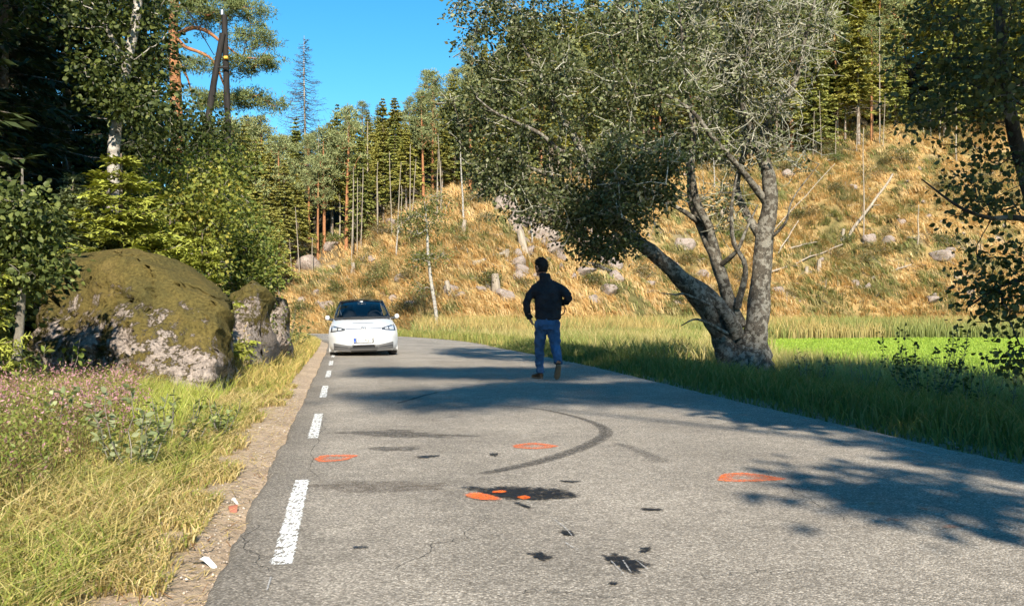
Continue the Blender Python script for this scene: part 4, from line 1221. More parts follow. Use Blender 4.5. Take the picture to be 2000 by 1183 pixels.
# front rows then deeper rows, by azimuth u = x / y
cnt = 0
for row, (de, gap, hs) in enumerate([(2.5, .0165, .70), (7, .015, .84), (13, .017, .95), (21, .018, 1.0), (31, .022, 1.05)]):
    u = -.33 + rg.random() * .01
    while u < .60:
        uu = u + (rg.random() - .5) * gap * .8
        # find y with hill_e = forest_e + de
        y = 90.0
        for it in range(25):
            y += (float(forest_e(uu * y, y)) + de - float(hill_e(uu * y, y))) * .6
        y += (rg.random() - .5) * 5
        x = uu * y
        if not (.415 < uu < .445 and row < 3):
            s_ = hs * (.75 + .45 * rg.random()) * (1.0 if uu < .1 else 1.0 + .45 * sstep(.1, .3, np.array(uu)))
            # the skyline stays low over the road and climbs to the right
            zt = 1 + (HORIZON - float(np.interp(uu, [-.33, -.27, -.21, -.17, -.12, -.06, 0, .1], [190, 215, 225, 195, 165, 105, 20, -200]))) / F_PX * y
            zt *= .86 + .16 * rg.random()
            s_ = min(s_, max(.25, (zt - tz(x, y)) / 16.0))
            kind = int(rg.choice(5, p=[.22, .2, .22, .2, .16] if row < 3 else [.16, .2, .1, .3, .24]))
            nm = 'spruce' if kind < 3 else 'pine'
            place = ['left of the car', 'above the car', 'behind the old tree crown', 'right of the old tree', 'behind the birch at the right rim'][int(np.searchsorted([-.19, -.05, .27, .41], uu))]
            if row == 0: lab = 'spruce at the front edge of the hill forest' if kind < 3 else 'pine at the front edge of the hill forest'
            elif row < 3: lab = nm + ' in the middle rows of the hill forest'
            else: lab = nm + ' in the rear rows of the hill forest'
            lab = lab.replace('of the hill forest', 'of the hill forest, ' + place)
            forest_tree(x, y, float(s_), kind, lab, lab.replace('spruce', 'spruces').replace('pine', 'pines'))
            cnt += 1
        u += gap * (.75 + .5 * rg.random())
# left skyline behind the poles
for q, (px, Y, s_) in enumerate([(470, 84, .72), (500, 86, .7), (530, 88, .75), (555, 84, .66), (440, 84, .7), (410, 82, .75), (380, 82, .7), (515, 78, .55), (480, 77, .6), (545, 78, .5), (455, 76, .6)]):
    x = (px - 1000) / F_PX * Y
    forest_tree(x, Y, s_, [0, 1, 2][q % 3], 'spruce in the low forest behind the power poles', 'spruces behind the power poles')

# tall dead spruce on the skyline
def dead_spruce():
    rg2 = np.random.default_rng(9)
    gt = Geo(); gb = Geo()
    h = 18.5
    z = np.linspace(0, h, 14)
    tube(gt, np.column_stack([np.sin(z * .3) * .08, z * 0, z]), np.linspace(.22, .02, 14), 7)
    for w in range(46):
        f = .42 + .57 * w / 46
        for b in range(5):
            a = rg2.random() * 6.28; L = (5.0 * (1 - f) + .4) * (.6 + .6 * rg2.random())
            tt = np.linspace(0, 1, 5)[:, None]
            P = np.array([0, 0, f * h]) + np.array([np.cos(a), np.sin(a), 0]) * L * tt + np.array([0, 0, 1]) * L * (-.28 * tt + .30 * tt ** 3)
            tube(gb, P, np.linspace(.035, .012, 5), 3)
            for k in range(3):
                t0 = .4 + .5 * rg2.random(); p = P[0] + (P[-1] - P[0]) * t0; d = unit(rg2.normal(size=3) + np.array([np.cos(a), np.sin(a), -.5]))
                tube(gb, [p, p + d * .3 * L], [.015, .008], 3)
    return [('trunk', gt.mesh('trunk', DEADWOOD, True)), ('branches', gb.mesh('branches', BARK_DARK))]
Y = 104.0; x = (595 - 1000) / F_PX * Y; top = at(595, 70, Y)[2]; z = tz(x, Y)
assemble('dead_spruce', dead_spruce(), (x, Y, z), 'tall bare dead spruce standing against the blue sky', 'tree', sc=(1, 1, (top - z) / 18.5))

# ------------------------------------------------------------------ standing dead trunks
SN = [snag_mesh(9.0, 201, 9, .13, .9), snag_mesh(9.0, 202, 14, .12, 1.3), snag_mesh(8.0, 203, 3, .13, .5, lean=.05), snag_mesh(8.0, 204, 6, .12, .8, kink=.10)]
BIRCHSN = snag_mesh(8.0, 205, 4, .12, .7, BARK_BIRCH, lean=.06)
def hill_point(px, py):
    """where the slope is met in the direction of a picture position"""
    Ys = np.linspace(55, 135, 400); P = np.array([at(px, py, Y) for Y in Ys])
    d = P[:, 2] - terrain(P[:, 0], P[:, 1])
    ok = np.where(d < 0)[0]
    i = ok[0] if len(ok) else 300
    return P[i, 0], P[i, 1]
snags = [(530, 480, 335, 1, 0, 'bare branchy dead trunk at the left end of the slope'), (568, 490, 400, 2, .10, 'leaning dead stem at the left end of the slope'), (618, 465, 245, 0, .05, 'tall pale dead trunk with forked top'), (645, 455, 365, 2, 0, 'short pale dead trunk right of the forked one'),
         (663, 470, 300, 2, -.03, 'pale dead trunk slanting slightly towards the forked one'), (679, 440, 235, 0, 0, 'straight slim dead trunk near the slope centre'), (718, 448, 237, 0, 0, 'straight tall dead trunk with hooked broken top'), (750, 415, 240, 1, .02, 'dead trunk full of curved bare branches'),
         (765, 412, 290, 3, -.02, 'crooked pale dead trunk beside the branchy one'), (823, 378, 175, 0, 0, 'tall dead trunk on the upper slope'), (690, 425, 320, 2, 0, 'thin dead stem behind the slim dead trunk'), (590, 440, 330, 1, 0, 'dim dead trunk at the edge of the left forest'),
         (1607, 280, 130, 0, 0, 'slim dead trunk right of the old tree'), (1637, 278, 165, 2, 0, 'stout pale dead trunk below the big spruces'), (1718, 282, 20, 0, .0, 'very tall dead trunk rising through the spruces'), (1686, 480, 250, 2, 0, 'thin straight white pole-like trunk on the open slope'), (1572, 300, 180, 2, 0, 'thin grey dead stem behind the old tree'),
         (1868, 320, 200, 2, .03, 'pale dead trunk behind the dark birch leaves'), (1792, 478, 400, 2, .02, 'short dead stem low on the open slope')]
for px, py, pt, k, tl_, lab in snags:
    x, y = hill_point(px, py); z = tz(x, y) - .2
    h = (at(px, pt, y)[2] - z); h0 = (9.0, 9.0, 8.0, 8.0)[k]
    w = .62
    assemble('dead_snag', SN[k], (x, y, z), lab, 'dead tree', 'standing dead trunks on the slope', rz=px * .7, sc=(w, w, h / h0), tilt=(0, tl_))
for px, py, pt, tl_, lab in [(906, 430, 260, .02, 'white birch trunk standing high on the slope'), (886, 350, 285, .10, 'short white birch trunk at the forest edge'), (1040, 480, 380, .02, 'pale birch stem below the old tree crown'), (1395, 375, 280, .02, 'pale birch stem seen between the old tree limbs'), (775, 505, 430, -.03, 'white birch stub in the middle of the slope')]:
    x, y = hill_point(px, py); z = tz(x, y) - .2
    assemble('birch_snag', BIRCHSN, (x, y, z), lab, 'tree', 'pale birch stems on the slope', rz=px * .37, sc=(.7, .7, (at(px, pt, y)[2] - z) / 8.0), tilt=(0, tl_))
# leafy birch by the bend
x, y = gp(857, 641, 0.0)[0], 0
y = 60.5; x = (858 - 1000) / F_PX * y; z = tz(x, y)
b = np.array([x, y, z])
def hb(px, py, dy=0): return at(px, py, y + dy) - b
decid('birch_tree', b, 'small white-stemmed birch at the road bend right of the car', 'tree', None,
      [([(0, 0, -.2), hb(850, 600), hb(842, 550), hb(836, 490), hb(833, 430), hb(828, 390)], [.13, .12, .11, .09, .06, .02])],
      [(hb(830, 430), (1.3, 1.2, 1.0), 20), (hb(800, 440), (1.0, 1.0, .7), 9), (hb(855, 400), (1.0, 1.0, .8), 9), (hb(850, 500), (.9, .9, .5), 7), (hb(815, 510), (.8, .8, .5), 6), (hb(820, 560), (.5, .6, .4), 4)],
      150, 9, .30, .15, .11, [(.14, .15, .04), (.20, .19, .06), (.09, .10, .03)], None, BARK_BIRCH, .012, False, .2, seed=71, k=3)

# ------------------------------------------------------------------ fallen logs and stumps
def log_thing(a, bpt, r, label, mat=DEADWOOD, stubs=3, seed=0):
    rg2 = np.random.default_rng(seed)
    a = np.asarray(a); bpt = np.asarray(bpt)
    o = (a + bpt) / 2
    g_ = Geo()
    P = a + (bpt - a) * np.linspace(0, 1, 7)[:, None] + rg2.normal(size=(7, 3)) * r * .5 - o
    tube(g_, P, np.linspace(r, r * .6, 7), 8, cap=True, rough=.15)
    for s in range(stubs):
        p = P[rg2.integers(1, 6)]; d = unit(rg2.normal(size=3) + np.array([0, 0, .5]))
        tube(g_, [p, p + d * (.5 + .8 * rg2.random())], [r * .3, r * .12], 5)
    lg = g_.build('fallen_log', mat, None, True, loc=o)
    tag(lg, label, 'log', 'fallen logs on the slope')
def hp(px, py, up=.25):
    x, y = hill_point(px, py); return np.array([x, y, tz(x, y) + up])
def leanlog(p1, p2, r, label, seed, mat=DEADWOOD, rise=None):
    A = hp(*p1)
    if rise is None: Bq = hp(*p2)
    else:
        Bq = at(p2[0], p2[1], A[1] + rise)
    log_thing(A, Bq, r, label, mat, 3, seed)
leanlog((1655, 472), (1745, 340), .17, 'thick leaning log with dark bark near the white pole trunk', 1, rise=2.0)
leanlog((1515, 340), (1640, 312), .10, 'long pale log lying high on the slope right of the old tree', 2)
leanlog((1510, 455), (1630, 320), .06, 'thin pale log slanting up beside the old tree', 3, rise=4)
leanlog((1505, 540), (1650, 480), .10, 'pale fallen log behind the old tree trunk', 4)
leanlog((1705, 550), (1780, 522), .13, 'pale log low on the slope near the reeds', 5)
leanlog((1520, 500), (1560, 430), .07, 'short bleached log end beside the old tree', 6, rise=2)
leanlog((925, 525), (1000, 495), .18, 'broken pale log left of the walking person', 7)
leanlog((800, 470), (845, 450), .10, 'short pale log in the middle of the slope', 8)
leanlog((1540, 490), (1600, 478), .09, 'slim pale log above the reed bed', 9)
leanlog((1145, 520), (1215, 540), .20, 'dark hollow log behind the leaning trunk', 10, BARK_DARK)
leanlog((1380, 430), (1440, 405), .10, 'pale log seen between the old tree limbs', 11)
leanlog((580, 440), (640, 425), .08, 'thin log at the left forest edge', 12)
def stump_mesh(seed):
    rg2 = np.random.default_rng(seed); g_ = Geo()
    tube(g_, [(0, 0, -.3), (0, 0, .1), (.02, 0, .5), (.04, .02, .95 + .4 * rg2.random())], [.34, .26, .22, .2], 9, cap=True, rough=.3)
    return g_.mesh('tree_stump', DEADWOOD, True)
STM = [stump_mesh(1), stump_mesh(2), stump_mesh(3)]
for q, (px, py, s_) in enumerate([(1023, 495, 1.5), (970, 580, 1.4), (990, 510, .8), (1410, 425, .8), (1600, 530, .9), (1575, 540, .8), (1645, 470, .8), (905, 455, .8), (690, 535, .8), (880, 580, .9)]):
    x, y = hill_point(px, py)
    o = link('tree_stump', STM[q % 3], None, (x, y, tz(x, y))); o.scale = (s_, s_, s_ * 1.1); o.rotation_euler = (0, .05 * q - .2, q)
    tag(o, ['tall pale stump just behind the person, above the shoulder line', 'grey stump tangle left of the person', 'low stump beside the broken pale log', 'small stump between the old tree limbs', 'small stump above the reeds right of the old tree', 'thin stump next to the pale log above the reeds', 'stump at the foot of the leaning log', 'stump below the high white birch trunk', 'small stump left of the road-bend birch', 'stump right of the road-bend birch'][q], 'stump', 'stumps on the slope')

# ------------------------------------------------------------------ rubble on the slope
HR = [rock_mesh(3, (1, 1, .8), s, 10, .16) for s in (301, 302, 303, 304)]
named = [(605, 525, 1.5, 'pink-grey rock face on the slope above the car, left'), (648, 490, .9, 'pale boulder perched above the pink rock face'), (653, 528, .5, 'small pale stone next to the pink rock face'), (640, 600, .7, 'boulder right behind the car roof, left'), (725, 510, .45, 'small white stone in the mid slope'),
         (650, 525, .6, 'grey stone under the perched boulder'), (785, 548, .7, 'broad pale stone behind the car, right'), (878, 572, .8, 'white stone group left of the person, larger'), (898, 580, .5, 'white stone group left of the person, smaller'), (940, 570, .5, 'small white stone at the person left side'), (985, 585, .9, 'pale boulder touching the person elbow'),
         (1010, 440, 1.7, 'large grey boulder under the old tree crown'), (985, 410, 1.5, 'high grey boulder under the crown edge'), (1060, 465, 1.5, 'bright rubble boulder above the person head'), (1085, 495, 1.2, 'bright broken rock right above the person'), (1110, 450, 1.4, 'rubble block behind the hanging leaves'), (1050, 420, 1.3, 'upper rubble block behind the crown'),
         (1140, 480, 1.1, 'pale block near the leaning limb'), (1200, 525, 1.0, 'flat pale slab below the leaning limb'), (1340, 485, 1.2, 'pinkish block between the trunks'), (1375, 540, .7, 'pale stone between the trunks, lower'), (1515, 570, .8, 'white boulder right of the old tree trunk'), (1190, 575, .9, 'pink rubble at the foot of the slope'), (1160, 590, .7, 'pink stones at the edge of the tall grass'),
         (1540, 345, 1.0, 'pale rock below the long high log'), (1665, 370, .6, 'white stone in the green patch of the slope'), (1640, 370, .5, 'grey stone left of the white one'), (1700, 470, .9, 'grey boulder by the white pole trunk'), (1735, 475, .8, 'rock group right of the white pole trunk'), (1840, 505, 1.2, 'flat grey slab near the birch leaves'),
         (1820, 590, .8, 'low stone at the reed edge on the right'), (800, 600, .6, 'stone right of the car mirror'), (770, 590, .5, 'small stone by the car mirror'), (1270, 560, .7, 'stone under the leaning limb'), (590, 590, .6, 'stone left of the car')]
for q, (px, py, s_, lab) in enumerate(named):
    x, y = hill_point(px, py)
    o = link('boulder', HR[q % 4], None, (x, y, tz(x, y) + s_ * .15)); o.scale = (s_, s_ * .9, s_ * (.7 + .3 * rg.random())); o.rotation_euler = (rg.random() * .5, rg.random() * .5, rg.random() * 6)
    tag(o, lab, 'rock', 'boulders on the slope')
cx = 0
for q in range(900):
    if cx >= 130: break
    px = 550 + 1450 * rg.random(); py = 330 + 270 * rg.random()
    x, y = hill_point(px, py)
    e_ = hill_e(x, y); fe_ = float(forest_e(np.array(x), np.array(y)))
    if e_ < 1 or e_ > fe_ + 3: continue
    if fbm(np.array(x * .09), np.array(y * .09), 22) + .12 * rg.random() < .52: continue
    s_ = .18 + .4 * rg.random() ** 2
    o = link('stone', HR[q % 4], None, (x, y, tz(x, y) + s_ * .2)); o.scale = (s_, s_, s_ * .8); o.rotation_euler = (rg.random() * 3, rg.random(), rg.random() * 6)
    tag(o, 'small loose stone among the dry grass of the slope', 'rock', 'loose stones on the slope'); cx += 1

# thin grey stems along the forest edge
for q in range(34):
    u = -.255 + .33 * rg.random() if q < 26 else .28 + .18 * rg.random()
    y = 90.0
    for it in range(25):
        y += (float(forest_e(u * y, y)) + (rg.random() * 5 - 4) - float(hill_e(u * y, y))) * .5
    x = u * y; s_ = .45 + .55 * rg.random()
    assemble('dead_snag', SN[q % 4], (x, y, tz(x, y) - .2), 'thin grey dead stem along the forest edge above the car' if q < 26 else 'thin grey dead stem along the forest edge right of the old tree', 'dead tree', 'thin dead stems along the forest edge, centre' if q < 26 else 'thin dead stems along the forest edge, right', rz=q, sc=(.42, .42, s_), tilt=((rg.random() - .5) * .12, (rg.random() - .5) * .16))
# rubble field below the crown of the old tree
for q in range(46):
    px = 985 + 230 * rg.random(); py = 385 + 175 * rg.random()
    x, y = hill_point(px, py); s_ = .35 + .75 * rg.random() ** 1.5
    o = link('boulder', HR[q % 4], None, (x, y, tz(x, y) + s_ * .1)); o.scale = (s_, s_, s_ * (.6 + .4 * rg.random())); o.rotation_euler = (rg.random() * 3, rg.random(), rg.random() * 6)
    tag(o, 'broken block in the rubble field below the old tree crown', 'rock', 'rubble blocks below the old tree crown')
# ------------------------------------------------------------------ low bushes on the slope
global_b = []
for q, (px, py, w, h, lab) in enumerate([(760, 400, 1.6, 1.4, 'olive bush in front of the dead trunks'), (700, 480, .7, .8, 'small olive bush above the car'), (660, 575, 1.0, .7, 'low bush behind the car roof'), (790, 610, 1.3, .7, 'brown scrub right of the car'), (955, 560, .8, 1.0, 'grey dry bush left of the person'),
                                      (590, 615, 1.0, .8, 'green bush at the bend left of the car'), (1700, 350, 2.0, 1.6, 'dark green spruce scrub on the upper slope'), (1760, 320, 2.0, 1.8, 'dark scrub next to the leaning log'), (1640, 400, 1.4, .7, 'green fern patch in the slope'), (1720, 500, 1.6, .8, 'green scrub low on the right slope'), (1560, 430, 1.2, .8, 'dark green clump right of the old tree'),
                                      (870, 350, 2.0, 1.3, 'olive scrub on the upper slope'), (930, 400, 1.4, 1.0, 'orange-brown scrub below the forest'), (1150, 560, 1.0, .6, 'green clump below the rubble'), (1850, 480, 1.6, 1.2, 'olive scrub behind the birch leaves'), (560, 560, .9, .9, 'bush at the left foot of the slope'), (1530, 290, 2.2, 1.2, 'golden scrub under the spruces'), (1620, 300, 2.2, 1.0, 'rust-brown scrub under the spruces')]):
    x, y = hill_point(px, py); z = tz(x, y)
    pal = [(.12, .13, .04), (.16, .14, .05), (.09, .10, .03)] if q % 3 else [(.22, .16, .055), (.16, .13, .05), (.12, .12, .04)]
    decid('scrub_bush', (x, y, z), lab, 'bush', 'low scrub on the slope', [([(0, 0, -.1), (.05, 0, h * .7)], [.03, .01]), ([(.1, .1, 0), (w * .4, 0, h * .6)], [.02, .01])], [((0, 0, h * .5), (w, w * .8, h * .5), 1)], 46, 11, .26, .17, .07, pal, None, DEADWOOD, .01, False, -.4, seed=400 + q, k=3, hollow=0)

SCR = []
for q in range(5):
    t_ = decid('scrub_bush', (0, 0, 0), 'x', 'bush', None, [([(0, 0, -.1), (.05, 0, .5)], [.02, .008])], [((0, 0, .35), (.7, .7, .38), 1)], 34, 10, .2, .15, .06, [[(.13, .14, .045), (.18, .16, .06)], [(.22, .17, .07), (.15, .13, .05)], [(.10, .13, .035), (.14, .17, .05)], [(.26, .20, .09), (.20, .18, .08)], [(.16, .12, .05), (.12, .12, .04)]][q], None, DEADWOOD, .008, False, -.4, seed=700 + q, k=3, hollow=0)
    SCR.append([(c.name.split('.')[0], c.data) for c in t_.children])
    for c in list(t_.children): bpy.data.objects.remove(c)
    bpy.data.objects.remove(t_)
for q in range(90):
    px = 560 + 1420 * rg.random(); py = 300 + 300 * rg.random()
    x, y = hill_point(px, py); e_ = hill_e(x, y); fe_ = float(forest_e(np.array(x), np.array(y)))
    if e_ < .5 or e_ > fe_ + 5: continue
    s_ = .6 + 1.0 * rg.random()
    side = 'left of the old tree' if px < 1450 else 'right of the old tree'
    kd = ['olive', 'brownish', 'green', 'straw-coloured', 'dull brown'][q % 5]
    assemble('scrub_tuft', SCR[q % 5], (x, y, tz(x, y) - .05), kd + ' scrub tuft in the grass of the slope, ' + side, 'bush', kd + ' scrub tufts ' + side, rz=rg.random() * 6, sc=s_)
# ------------------------------------------------------------------ dry grass on the slope (nobody could count it)
rng = np.random.default_rng(8)
def scatter_hill(n):
    u = -.30 + .92 * rng.random(n)
    e_ = rng.random(n) ** 1.15 * 60
    y = 70 + e_; x = u * y
    y = np.interp(x, BX, BY) + e_ - 1.0; x = u * y; y = np.interp(x, BX, BY) + e_ - 1.0
    e_ = hill_e(x, y); fe_ = forest_e(x, y); d, s = road_dist(x, y)
    ok = (e_ > -.5) & (e_ < fe_ + 6) & (s > 0) & (d > 1.0)
    return x[ok], y[ok], e_[ok], fe_[ok]
x, y, e_, fe_ = scatter_hill(38000)
n1 = fbm(x * .5, y * .5, 21) + .30 * (fbm(x * .07, y * .07, 47) - .5); n4 = fbm(x * .16, y * .16, 44)
keep = (n1 < .62) | (rng.random(len(x)) < .7)
x, y, n1, n4 = x[keep], y[keep], n1[keep], n4[keep]
z = terrain(x, y)
nb = 9
X = np.repeat(x, nb) + rng.normal(size=len(x) * nb) * .17; Yy = np.repeat(y, nb) + rng.normal(size=len(x) * nb) * .17
H = np.repeat(.45 + .45 * rng.random(len(x)), nb) * (.7 + .6 * rng.random(len(x) * nb))
straw = np.array([(.72, .485, .21), (.78, .58, .30), (.62, .39, .155), (.48, .40, .18), (.26, .27, .09)])
wsel = np.where(n1[:, None] < .53, np.array([[.36, .30, .18, .11, .05]]), np.array([[.10, .1, .08, .27, .45]]))
cum = wsel.cumsum(1); pick = (rng.random(len(x))[:, None] > cum).sum(1).clip(0, 4)
cc = straw[pick] * (.8 + .4 * rng.random((len(x), 1)))
az = np.repeat(np.interp(n4, [.25, .75], [2.4, 4.4]) + rng.normal(size=len(x)) * .35, nb) + rng.normal(size=len(x) * nb) * .5
g_ = Geo()
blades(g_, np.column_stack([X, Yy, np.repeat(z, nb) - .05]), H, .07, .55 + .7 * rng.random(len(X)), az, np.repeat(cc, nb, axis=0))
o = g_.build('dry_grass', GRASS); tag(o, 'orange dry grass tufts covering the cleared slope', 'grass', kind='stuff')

# reeds and tall grass between field and hill
n = 26000
x = -6 + 60 * rng.random(n); d0 = rng.random(n)
y = np.interp(x, BX, BY) - 9 * d0 + 1.2
u = x / y
ok = (u < .62) & (road_dist(x, y)[0] > 1.2)
x, y, d0 = x[ok], y[ok], d0[ok]
P = np.column_stack([x, y, terrain(x, y)])
patch = fbm(x * .2, y * .3, 61)
cr = np.where((patch + .2 * (rng.random(len(x)) - .5) < .5)[:, None], np.array([(.52, .42, .17)]), np.array([(.33, .36, .12)])) * (.75 + .5 * rng.random((len(x), 1)))
g_ = Geo()
blades(g_, P, (1.15 + .8 * rng.random(len(x))) * np.interp(d0, [0, .8, 1], [1, 1, .6]), .06, .12 + .25 * rng.random(len(x)), rng.random(len(x)) * 6.28, cr, tipcol=cr * np.array([1.25, 1.1, 1.0]))
o = g_.build('reeds', GRASS); tag(o, 'pale tall reeds between the green field and the slope', 'reeds', kind='stuff')

# slash: loose sticks and thin branches left on the slope
g_ = Geo()
px = 560 + 1430 * rng.random(420); py = 330 + 270 * rng.random(420)
for q in range(420):
    x, y = hill_point(px[q], py[q])
    if not (1 < hill_e(x, y) < float(forest_e(np.array(x), np.array(y))) + 4): continue
    z = tz(x, y); a = rng.random() * 6.28; L = .5 + 1.6 * rng.random() ** 2; el = rng.random() ** 2 * .9
    d = np.array([math.cos(a) * math.cos(el), math.sin(a) * math.cos(el), math.sin(el)])
    P = np.array([x, y, z + .22]) + d * L * np.linspace(-.3, .7, 4)[:, None] + rng.normal(size=(4, 3)) * .05
    r_ = .018 + .03 * rng.random() ** 2
    tube(g_, P, np.linspace(r_, r_ * .5, 4), 4)
    for k in range(2):
        p = P[1 + k]; dd = unit(d + rng.normal(size=3) * .7)
        tube(g_, [p, p + dd * L * .35], [r_ * .5, r_ * .25], 3)
o = g_.build('brushwood', DEADWOOD); tag(o, 'loose sticks and brushwood scattered over the cleared slope', 'brushwood', kind='stuff')
# ------------------------------------------------------------------ grass of the verges
rng = np.random.default_rng(18)
def verge_pts(n, y0, y1, d0, d1, side, ypow=1.0, dpow=1.0):
    Y = y0 + (y1 - y0) * rng.random(n) ** ypow
    E = EL if side < 0 else ER
    o = np.argsort(E[:, 1])
    xe = np.interp(Y, E[o, 1], E[o, 0])
    d = d0 + (d1 - d0) * rng.random(n) ** dpow
    x = xe + side * d * 1.016
    return x, Y, d
def pal(cols, n, w=None, v=.35):
    cols = np.array(cols); return cols[rng.choice(len(cols), size=n, p=w)] * (1 - v / 2 + v * rng.random((n, 1)))
STRAW = [(.58, .45, .19), (.48, .38, .15), (.64, .52, .26), (.40, .30, .12)]
GREENS = [(.27, .31, .06), (.20, .25, .05), (.38, .38, .09), (.46, .41, .14)]
g_ = Geo()
# clumped low dry fringe on the shoulder
x, y, d = verge_pts(26000, 2.6, 14, .22, 1.15, -1, 1.3)
m = fbm(x * 1.8, y * 1.8, 71) + .40 * sstep(.2, .8, d) > .56
x, y, d = x[m], y[m], d[m]; n = len(x)
blades(g_, np.column_stack([x, y, terrain(x, y) - .01]), .05 + .16 * rng.random(n) * sstep(.1, .9, d) + .03, .005 + .0006 * y, .5 + 1.1 * rng.random(n), rng.random(n) * 6.28, pal(STRAW + GREENS[:1], n))
# straw lying on the gravel
x, y, d = verge_pts(2600, 2.7, 12, .05, .8, -1, 1.3); n = len(x)
blades(g_, np.column_stack([x, y, terrain(x, y) + .004]), .02, .006, 2.5 + 3.5 * rng.random(n), rng.random(n) * 6.28, pal(STRAW + [(.30, .16, .07)], n), bend=.1)
# matted grass
x, y, d = verge_pts(64000, 2.6, 13, .52, 3.6, -1, 1.25)
m = fbm(x * 1.2, y * 1.2, 72) > .33
x, y, d = x[m], y[m], d[m]; n = len(x)
pt = fbm(x * .9, y * .9, 73)
cA = pal(STRAW, n); cB = pal(GREENS, n)
mixw = sstep(.32, .52, pt + .25 * (rng.random(n) - .5))[:, None]
blades(g_, np.column_stack([x, y, terrain(x, y) - .02]), (.14 + .28 * rng.random(n)) * (.6 + .6 * sstep(.8, 2, d)), .005 + .0007 * y, .35 + .9 * rng.random(n), rng.random(n) * 6.28, cA * (1 - mixw) + cB * mixw)
# taller yellow-green grass in front of the boulder
x, y, d = verge_pts(15000, 7.6, 12.3, .9, 2.9, -1)
m = (d > 1.1) | (rng.random(len(x)) < .4); x, y, d = x[m], y[m], d[m]; n = len(x)
blades(g_, np.column_stack([x, y, terrain(x, y) - .02]), .18 + .24 * rng.random(n), .011, .15 + .35 * rng.random(n), rng.random(n) * 6.28, pal([(.38, .42, .08), (.30, .36, .07), (.46, .44, .13)], n))
# golden verge farther on
x, y, d = verge_pts(30000, 12, 48, .35, 3.2, -1, 1.2)
n = len(x)
blades(g_, np.column_stack([x, y, terrain(x, y) - .02]), (.18 + .34 * rng.random(n)) * (.5 + .5 * sstep(.3, 1.0, d)), .014 + .0005 * y, .25 + .5 * rng.random(n), rng.random(n) * 6.28, pal([(.48, .38, .13), (.40, .33, .10), (.28, .29, .07), (.56, .42, .16)], n))
# under the bank, among the rocks
x, y, d = verge_pts(9000, 4, 22, 3.4, 6.5, -1)
n = len(x)
blades(g_, np.column_stack([x, y, terrain(x, y) - .02]), .2 + .3 * rng.random(n), .014, .3 + .6 * rng.random(n), rng.random(n) * 6.28, pal(GREENS, n))
o = g_.build('verge_grass', GRASS); tag(o, 'yellow and green grass on the left verge by the boulder', 'grass', kind='stuff')

g_ = Geo()
x, y, d = verge_pts(42000, 4.5, 34, .04, 4.6, 1, 1.35)
n = len(x)
mx = sstep(2.6, 4.4, d + .8 * (rng.random(n) - .5))[:, None]
col_ = pal([(.18, .21, .055), (.14, .18, .045), (.28, .26, .09)], n) * (1 - mx) + pal([(.44, .37, .14), (.36, .34, .10), (.26, .27, .07)], n) * mx
blades(g_, np.column_stack([x, y, terrain(x, y) - .02]), (.10 + .32 * rng.random(n)) * (.35 + .8 * sstep(.0, 1.0, d)) * (1 + .7 * mx[:, 0]), .009 + .0007 * y, .2 + .6 * rng.random(n), rng.random(n) * 6.28, col_)
x, y, d = verge_pts(9000, 32, 58, .2, 5, 1)
n = len(x)
blades(g_, np.column_stack([x, y, terrain(x, y) - .02]), .2 + .35 * rng.random(n), .035, .2 + .5 * rng.random(n), rng.random(n) * 6.28, pal([(.30, .30, .08), (.40, .34, .11), (.22, .25, .06)], n))
o = g_.build('shaded_verge_grass', GRASS); tag(o, 'shaded green grass along the right edge of the road', 'grass', kind='stuff')

g_ = Geo()
# tall golden meadow left part of the field
n = 30000
y = 21 + 42 * rng.random(n) ** .9; u = -.06 + .34 * rng.random(n); x = u * y
d, s = road_dist(x, y)
lim = .21 + .07 * (fbm(x * .4, y * .4, 75) - .5) + .06 * sstep(24, 21, y)
m = (s > 0) & (d > 3.2) & ((u < lim) | (rng.random(n) < .05)) & (hill_e(x, y) < 0)
x, y = x[m], y[m]; n = len(x)
pt = fbm(x * .35, y * .25, 76)
cA = pal([(.50, .41, .16), (.56, .46, .20), (.42, .36, .12)], n); cB = pal([(.24, .29, .07), (.32, .33, .10)], n)
w_ = sstep(.48, .62, pt + .2 * (rng.random(n) - .5))[:, None]
blades(g_, np.column_stack([x, y, terrain(x, y) - .02]), .55 + .55 * rng.random(n), .022 + .0006 * y, .15 + .35 * rng.random(n), rng.random(n) * 6.28, cA * (1 - w_) + cB * w_)
# fringe of straw behind the right verge
n = 19000
y = 9 + 19 * rng.random(n); E = ER[np.argsort(ER[:, 1])]
x = np.interp(y, E[:, 1], E[:, 0]) + 3.7 + 3.4 * rng.random(n) ** 1.5
blades(g_, np.column_stack([x, y, terrain(x, y) - .02]), .40 + .5 * rng.random(n), .012 + .0006 * y, .1 + .35 * rng.random(n), rng.random(n) * 6.28, pal([(.50, .42, .18), (.40, .36, .12), (.28, .30, .08)], n))
o = g_.build('meadow_grass', GRASS); tag(o, 'tall golden meadow grass around the old tree', 'grass', kind='stuff')
g_ = Geo()
n = 42000
y = 20 + 52 * rng.random(n); u = .10 + .56 * rng.random(n); x = u * y
d, s = road_dist(x, y)
m = (d > 5.5) & (hill_e(x, y) < -6) & (u > .20 + .06 * (fbm(x * .4, y * .4, 75) - .5))
x, y = x[m], y[m]; n = len(x)
blades(g_, np.column_stack([x, y, terrain(x, y) - .01]), .07 + .08 * rng.random(n), .010 + .0005 * y, .3 + .6 * rng.random(n), rng.random(n) * 6.28, pal([(.30, .42, .055), (.36, .46, .07), (.27, .37, .05)], n, v=.3))
o = g_.build('field_grass', GRASS); tag(o, 'short bright green grass of the field', 'grass', kind='stuff')

